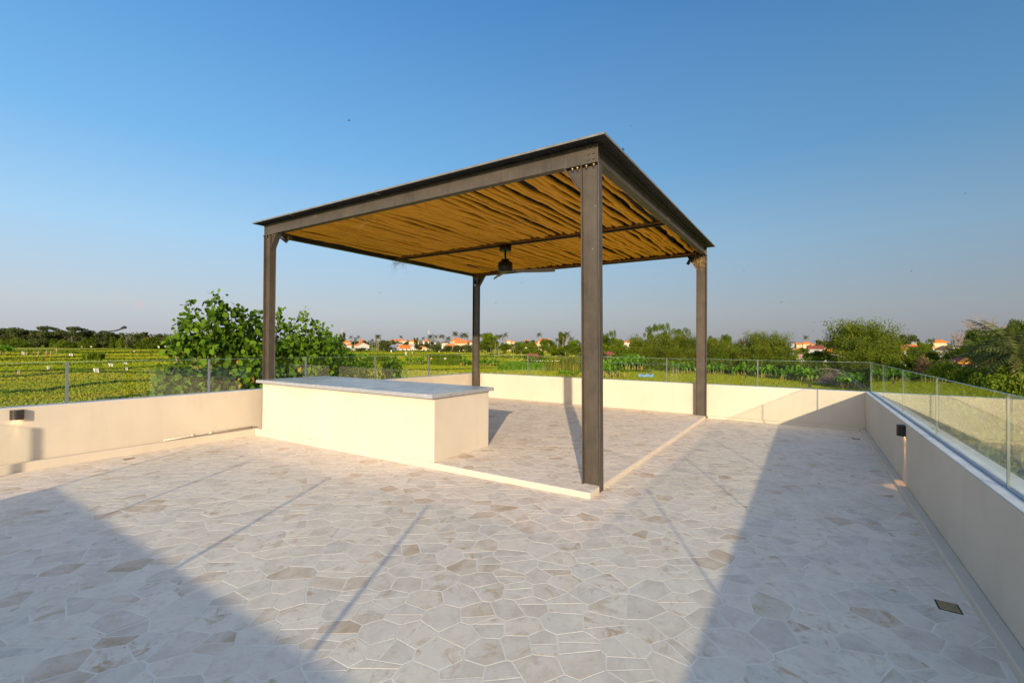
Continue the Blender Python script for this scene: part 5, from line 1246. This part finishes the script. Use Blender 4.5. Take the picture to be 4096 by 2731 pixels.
tips = [(*X5(455, 160), 12.2, 1.1, 0.203), (*X5(735, 60), 12.0, 1.5, 0.234), (*X5(845, 130), 12.2, 1.2, 0.172), (*X5(985, 205), 12.4, 1.2, 0.234), (*X5(1075, 250), 12.6, 1.0, 0.172), (*X5(1255, 250), 13.2, 1.1, 0.218), (*X5(1520, 220), 14.0, 1.3, 0.218), (*X5(1800, 255), 14.5, 1.3, 0.250), (*X5(1930, 370), 14.8, .9, 0.218), (*X5(2050, 430), 15.0, .7, 0.172), (*X5(350, 380), 12.2, .8, 0.187), (*X5(235, 560), 12.0, .5, 0.172), (*X5(1680, 360), 14.2, .8, 0.156), (*X5(600, 330), 12.3, .8, 0.203), (*X5(1190, 330), 13., .8, 0.156), (*X5(2100, 620), 15.2, .8, 0.195)]
blobs = [(*X5(450, 700), 12.3, .26, .45), (*X5(640, 690), 12.3, .26, .45), (*X5(900, 620), 12.4, .26, .45), (*X5(1060, 670), 12.8, .28, .45), (*X5(1450, 720), 13.6, .32, .9), (*X5(1640, 700), 14., .3, .8), (*X5(1850, 700), 14.6, .32, .7), (*X5(2000, 760), 15., .34, .8),
    (*X5(400, 720), 12.2, .4, .8), (*X5(620, 700), 12.3, .42, .9), (*X5(860, 720), 12.4, .5, 1), (*X5(1080, 760), 12.6, .5, 1), (*X5(1280, 800), 13., .55, 1), (*X5(1520, 830), 13.6, .55, 1), (*X5(1750, 800), 14., .55, 1), (*X5(1980, 850), 14.6, .55, 1), (*X5(2140, 800), 15.2, .45, .8),
    (*X5(780, 930), 12.2, .4, 1), (*X5(980, 980), 12.4, .5, 1), (*X5(1180, 1000), 12.6, .5, 1), (*X5(1400, 1020), 13., .5, 1), (*X5(1620, 1000), 13.6, .5, 1), (*X5(1850, 960), 14., .5, 1), (*X5(2050, 980), 14.6, .5, .9), (*X5(600, 1150), 11.8, .45, .8), (*X5(850, 1200), 11.9, .5, .9), (*X5(1100, 1200), 12.2, .5, 1), (*X5(1300, 1260), 12.5, .5, .8), (*X5(1150, 1420), 12.2, .6, .6), (*X5(800, 1450), 12., .6, .6)]
bz_ = gp(980, 12.6)
hib_tree('leafy_tree', 'tall tree with big heart shaped green leaves behind the left parapet', bz_, tips, blobs, 215, 12.5, .165, 300, 21)
tips = [(*X5(340, 880), 11.2, .5, .16), (*X5(420, 890), 11.3, .5, .14), (*X5(160, 960), 11.0, .4, .14), (*X5(250, 920), 11.1, .4, .15), (*X5(60, 1190), 10.6, .3, .15), (*X5(150, 1130), 10.7, .3, .14), (*X5(470, 960), 11.3, .4, .14)]
blobs = [(*X5(300, 1010), 11.2, .26, .9), (*X5(180, 1060), 11., .22, .8), (*X5(430, 1050), 11.2, .25, .8), (*X5(560, 1070), 11.3, .3, .8), (*X5(260, 1180), 10.9, .32, .7), (*X5(420, 1220), 11., .34, .7), (*X5(140, 1240), 10.6, .26, .6), (*X5(560, 1260), 11., .36, .6), (*X5(330, 1320), 10.8, .4, .5)]
hib_tree('leafy_bush', 'lower round leaved bush seen through the glass left of the leafy tree', gp(740, 11.4), tips, blobs, 260, 11, .135, 0, 22)
Y4 = lambda x, y: (1000+x/2.352, 1150+y/2.352)
tips = [(*Y4(1355, 655), 22, .6, .2), (*Y4(1385, 665), 22, .5, .2), (*Y4(1310, 690), 22, .5, .2)]
blobs = [(*Y4(1330, 740), 22, .5, 1), (*Y4(1370, 760), 22, .5, .8), (*Y4(1290, 760), 22, .35, .7), (*Y4(1350, 830), 22, .5, .8), (*Y4(1290, 850), 21, .5, .6), (*Y4(1400, 850), 21, .45, .6), (*Y4(1080, 850), 20, .45, .6), (*Y4(1010, 840), 20, .35, .6)]
hib_tree('leafy_bush', 'young round leaved tree standing alone behind the counter', gp(1575, 22), tips, blobs, 150, 22, .17, 0, 23)
tips = [(*Y4(840, 690), 17, .5, .2), (*Y4(760, 520), 20, .9, .3), (*Y4(800, 560), 20, .8, .25)]
blobs = [(*Y4(720, 600), 19, .8, 1), (*Y4(800, 660), 19, .7, 1), (*Y4(700, 740), 18, .8, 1), (*Y4(830, 750), 18, .6, .8), (*Y4(930, 740), 24, .8, .8), (*Y4(1040, 760), 26, .9, .7), (*Y4(650, 640), 18, .7, 1), (*Y4(600, 780), 17, .7, .8), (*Y4(780, 820), 17, .5, .8)]
hib_tree('leafy_bush', 'darker bushy growth trailing off right of the leafy tree', gp(1310, 19), tips, blobs, 120, 19, .17, 0, 24)
# orange blossoms on the leafy tree
for x, y, s in ((1060, 1078, .05), (1075, 1155, .065), (1775, 965, .07), (1040, 870, .05)):
    u, v = X5(x, y); a = gp(u, 11.4); c = np.array([a[0], a[1], zat(u, v, 11.4)]); mb = MB()
    for k in range(6):
        q = k*math.pi/3; d = np.array([math.cos(q)*.35-.3, math.sin(q)*.6, math.cos(q)*.7]); e = np.array([math.cos(q+.5)*.35-.3, math.sin(q+.5)*.6, math.cos(q+.5)*.7]); mb.add([c, c+d*s, c+(d+e)*s*.75, c+e*s], [(0, 1, 2, 3)])
    o = mb.build('blossom', M['roof_amber']); LAB.setdefault('orange blossoms on the leafy tree', []).append((u, o)); o['category'] = 'flower'; o['group'] = 'orange blossoms on the leafy tree'

# ---- things standing in the fields
def flagpole(f, x, y, wpx, hpx, mat, i, lean=.15):
    """a bag or shirt on a stick, scaring birds"""
    u, v = f(x, y+hpx*2.352*.5); D = 6.6/((v+10-horizon_v(u))/FPX+.0034); p, r_, f_ = local_frame(u, D); W = wpx/FPX*D; H = hpx/FPX*D; W *= .85; zt = zat(u, v-hpx, D)-p[2]
    s = empty('scarecrow', p); s['category'] = 'scarecrow'; gnm = 'bird scaring cloths on sticks in the fields'; s['group'] = gnm; LAB.setdefault(gnm, []).append((u, s))
    o = MB().tube([(0, 0, -.2), tuple(Z*(zt+.1))], .025, 5).build('stick', M['bark']); o.parent = s
    rr = random.Random(i); mb = MB(); n = 8; m_ = 6; V = []
    for a in range(n+1):
        for b_ in range(m_+1):
            q, t = a/n-.5, b_/m_; ww = W*(1.0-.35*t*rr.uniform(.6, 1.)+.12*math.sin(a*2+i)); V.append(r_*(q*ww+lean*W*t)+f_*(.12*W*math.sin(a*1.9+t*3))+Z*(zt-H*t+.05*H*math.sin(a*2.3)))
    V += [x_+f_*.03 for x_ in V[:]]; k = (n+1)*(m_+1); Fq = [(a*(m_+1)+b_, (a+1)*(m_+1)+b_, (a+1)*(m_+1)+b_+1, a*(m_+1)+b_+1) for a in range(n) for b_ in range(m_)]
    mb.add(V, Fq+[tuple(k+j for j in q_[::-1]) for q_ in Fq], True); o = mb.build('cloth', M[mat]); o.parent = s
for i, a in enumerate(((R3, 178, 800, 8, 15, 'cloth_pink'), (R3, 456, 758, 9, 18, 'cloth_white'), (R3, 908, 778, 21, 17, 'cloth_white'), (R3, 1042, 727, 16, 13, 'cloth_white'), (R3, 1180, 712, 12, 9, 'cloth_white'), (R3, 1192, 768, 9, 15, 'cloth_white'), (R3, 665, 632, 14, 10, 'cloth_white'), (R3, 222, 618, 7, 14, 'cloth_white'), (R3, 1493, 560, 7, 9, 'cloth_white'), (R3, 1560, 554, 10, 6, 'cloth_white'), (R3, 1260, 600, 6, 6, 'cloth_pink'), (R3, 855, 556, 7, 5, 'cloth_white'), (R3, 768, 558, 5, 5, 'cloth_pink'), (R3, 1142, 543, 6, 4, 'cloth_white'), (R3, 452, 632, 5, 6, 'cloth_red'),
        (R4, 1328, 598, 6, 8, 'cloth_white'), (R4, 1467, 620, 5, 14, 'cloth_white'), (R4, 895, 604, 5, 6, 'cloth_pink'), (R4, 1704, 670, 10, 9, 'roof_amber'), (R4, 1836, 670, 10, 8, 'cloth_white'), (R4, 1953, 628, 4, 9, 'cloth_blue'), (R4, 1985, 718, 6, 7, 'roof_amber'), (R4, 1526, 610, 4, 4, 'cloth_white'), (R4, 1664, 602, 4, 5, 'cloth_black'), (R4, 1778, 602, 4, 5, 'cloth_white'), (R4, 1970, 594, 4, 4, 'cloth_white'),
        (R6, 1262, 990, 14, 14, 'cloth_white'), (R6, 805, 1020, 6, 10, 'cloth_black'), (R5, 1640, 780, 4, 14, 'bark'), (R5, 1406, 820, 5, 14, 'straw'), (R6, 1530, 1118, 11, 11, 'cloth_black'))): flagpole(*a, i)
# blue net in the right field
p, r_, f_ = local_frame(*(R5(1608, 815)[0], 95)); V = []
for a in range(15):
    for b_ in range(4): V.append(p+r_*(-1.4+.2*a)*1.05+f_*.1*math.sin(a)+Z*(.12+.50*b_/3*(1+.35*math.sin(a*.9))+(.25 if a > 12 else 0)*b_/3))
V += [v_+f_*.04 for v_ in V]; Fq = [(a*4+b_, (a+1)*4+b_, (a+1)*4+b_+1, a*4+b_+1) for a in range(14) for b_ in range(3)]
tag(MB().add(V, Fq+[tuple(60+j for j in q_[::-1]) for q_ in Fq], True).build('blue_net', M['cloth_blue']), 'crumpled blue net lying in the grass behind the back glass', 'net')
# row of cut banana stems with hanging leaves
for i, (x, yt, yb_, ln) in enumerate(((205, 598, 655, -1), (252, 604, 655, -1), (300, 618, 655, -1), (330, 628, 655, 0), (360, 600, 655, -1), (436, 590, 660, -.3), (478, 600, 665, -1), (530, 570, 650, -1), (577, 625, 655, -1), (637, 640, 655, -1), (407, 630, 655, 0))):
    u, vb = R3(x, yb_); vt = R3(x, yt)[1]; D = 6.6/((vb-horizon_v(u))/FPX+.0034); p, r_, f_ = local_frame(u, D); H = (vb-vt)/FPX*D
    s = empty('banana_pole', p); s['category'] = 'pole'; gnm = 'cut banana stems standing in a row in the left field'; s['group'] = gnm; LAB.setdefault(gnm, []).append((u, s))
    o = MB().tube([(0, 0, -.2), tuple(Z*H+r_*.1)], .13 if i not in (2, 3, 10) else .05, 6).build('stem', M['bark_pale']); o.parent = s
    if ln:
        c = Z*H+r_*.1; L = 46/2.352/FPX*D*abs(ln); V = []; T = []
        for q in np.linspace(0, 1, 7): w_ = .22*math.sin(math.pi*(.08+.9*q)); m_ = c+r_*(-L*q)*(1 if ln < 0 else -1)+Z*(L*(.55*q-.25*q*q)); V += [m_+f_*w_, m_-f_*w_*.3-Z*w_*.9]; T += [.6, .4]
        me = mb_attr(MB().add(V, [(2*k, 2*k+1, 2*k+3, 2*k+2) for k in range(6)]), 'leaf', T, M['leaf_banana']); link('leaf', me, None, s)
# kite with a long tail
D = 160; q = []
for x, y in ((1165, 378), (1140, 388), (1100, 402), (1060, 408), (1020, 412), (985, 414), (962, 406)):
    u, v = R3(x, y); a = gp(u, D); q.append(np.array([a[0], a[1], zat(u, v, D)]))
p, r_, f_ = local_frame(R3(1160, 380)[0], D); mb = MB()
c = q[0]; mb.prism([c+r_*.9+Z*.1, c+r_*.2+Z*.75, c-r_*1.0+Z*.0, c+r_*.35-Z*.45], f_*.05)
for i in range(6): a, b_ = q[i], q[i+1]; w0, w1 = .36*(1-i/7), .36*(1-(i+1)/7); mb.prism([a+Z*w0, b_+Z*w1, b_-Z*w1, a-Z*w0], f_*.03)
k_ = mb.build('kite', M['cloth_black']); tag(k_, 'black kite with a long wavy tail above the left treeline', 'kite')
# small birds
for i, (x, y, s, D) in enumerate(((1386, 479, .10, 12), (2487, 596, .17, 14), (3125, 1209, .22, 45), (3862, 772, .25, 45), (3645, 1083, .25, 50), (2085, 1130, .2, 45), (1518, 1170, .2, 45), (3545, 1332, .3, 55), (3253, 1324, .2, 55), (3137, 1332, .2, 50), (1982, 1213, .2, 45), (2520, 500, .15, 40), (2975, 1083, .2, 60), (3258, 1288, .2, 60))):
    a = gp(x, D); c = np.array([a[0], a[1], zat(x, y, D)]); p, r_, f_ = local_frame(x, D); t = random.uniform(-.4, .5)
    mb = MB(); mb.tube([c-r_*s*.35, c, c+r_*s*.4], [s*.03, s*.10, s*.02], 6)
    for e in (-1, 1): mb.prism([c-r_*s*.12, c+r_*s*.16, c+r_*s*(.05+.2*t)+f_*e*s*.55+Z*s*.42*e*t+Z*s*.15], Z*s*.02)
    o = mb.build('bird', M['bird_dark']); gnm = 'small dark birds flying in the sky'; LAB.setdefault(gnm, []).append((x, o)); o['category'] = 'bird'; o['group'] = gnm
# temple flags among the right-hand roofs
for x, y, mt, lab in ((1130, 790, 'cloth_white', 'white and pale blue flag among the trees right of the bamboo'), (1205, 800, 'cloth_red', 'curved red flag among the trees right of the white one')):
    u, v = R7(x, y); D = 120; p, r_, f_ = local_frame(u, D); zt = zat(u, v, D)-p[2]; s = empty('flag', p); tag(s, lab, 'flag')
    o = MB().tube([(0, 0, 0), tuple(Z*(zt+.4))], .04, 5).build('pole', M['bark']); o.parent = s
    o = MB().prism([Z*zt, Z*(zt-.9)+r_*.5, Z*(zt-1.0)+r_*.1, Z*(zt-.6)], f_*.04).build('cloth', M[mt]); o.parent = s
finish_labels({
 A_: 'tree in the far dark treeline beyond the left rice field', P_: 'palm in the far dark treeline beyond the left rice field', C_: 'tree or bush among the village houses in the centre',
 B_: 'tall palm among the village houses in the centre', E5: 'tree in the mixed wood around the near column', F5: 'palm between the back column and the near column',
 G5: 'bamboo clump left of the right column', H6: 'feathery tree between the right column and the village', I6: 'tree around the orange roofed village on the right', J7: 'tree or bush beyond the shaded right parapet',
 'big bamboo thicket at the right end of the back parapet': 'clump in the big bamboo thicket behind the glass corner', 'bird scaring cloths on sticks in the fields': 'cloth on a stick in the fields',
 'cut banana stems standing in a row in the left field': 'cut banana stem in the row on the left field', 'small dark birds flying in the sky': 'tiny dark bird in the open sky',
})
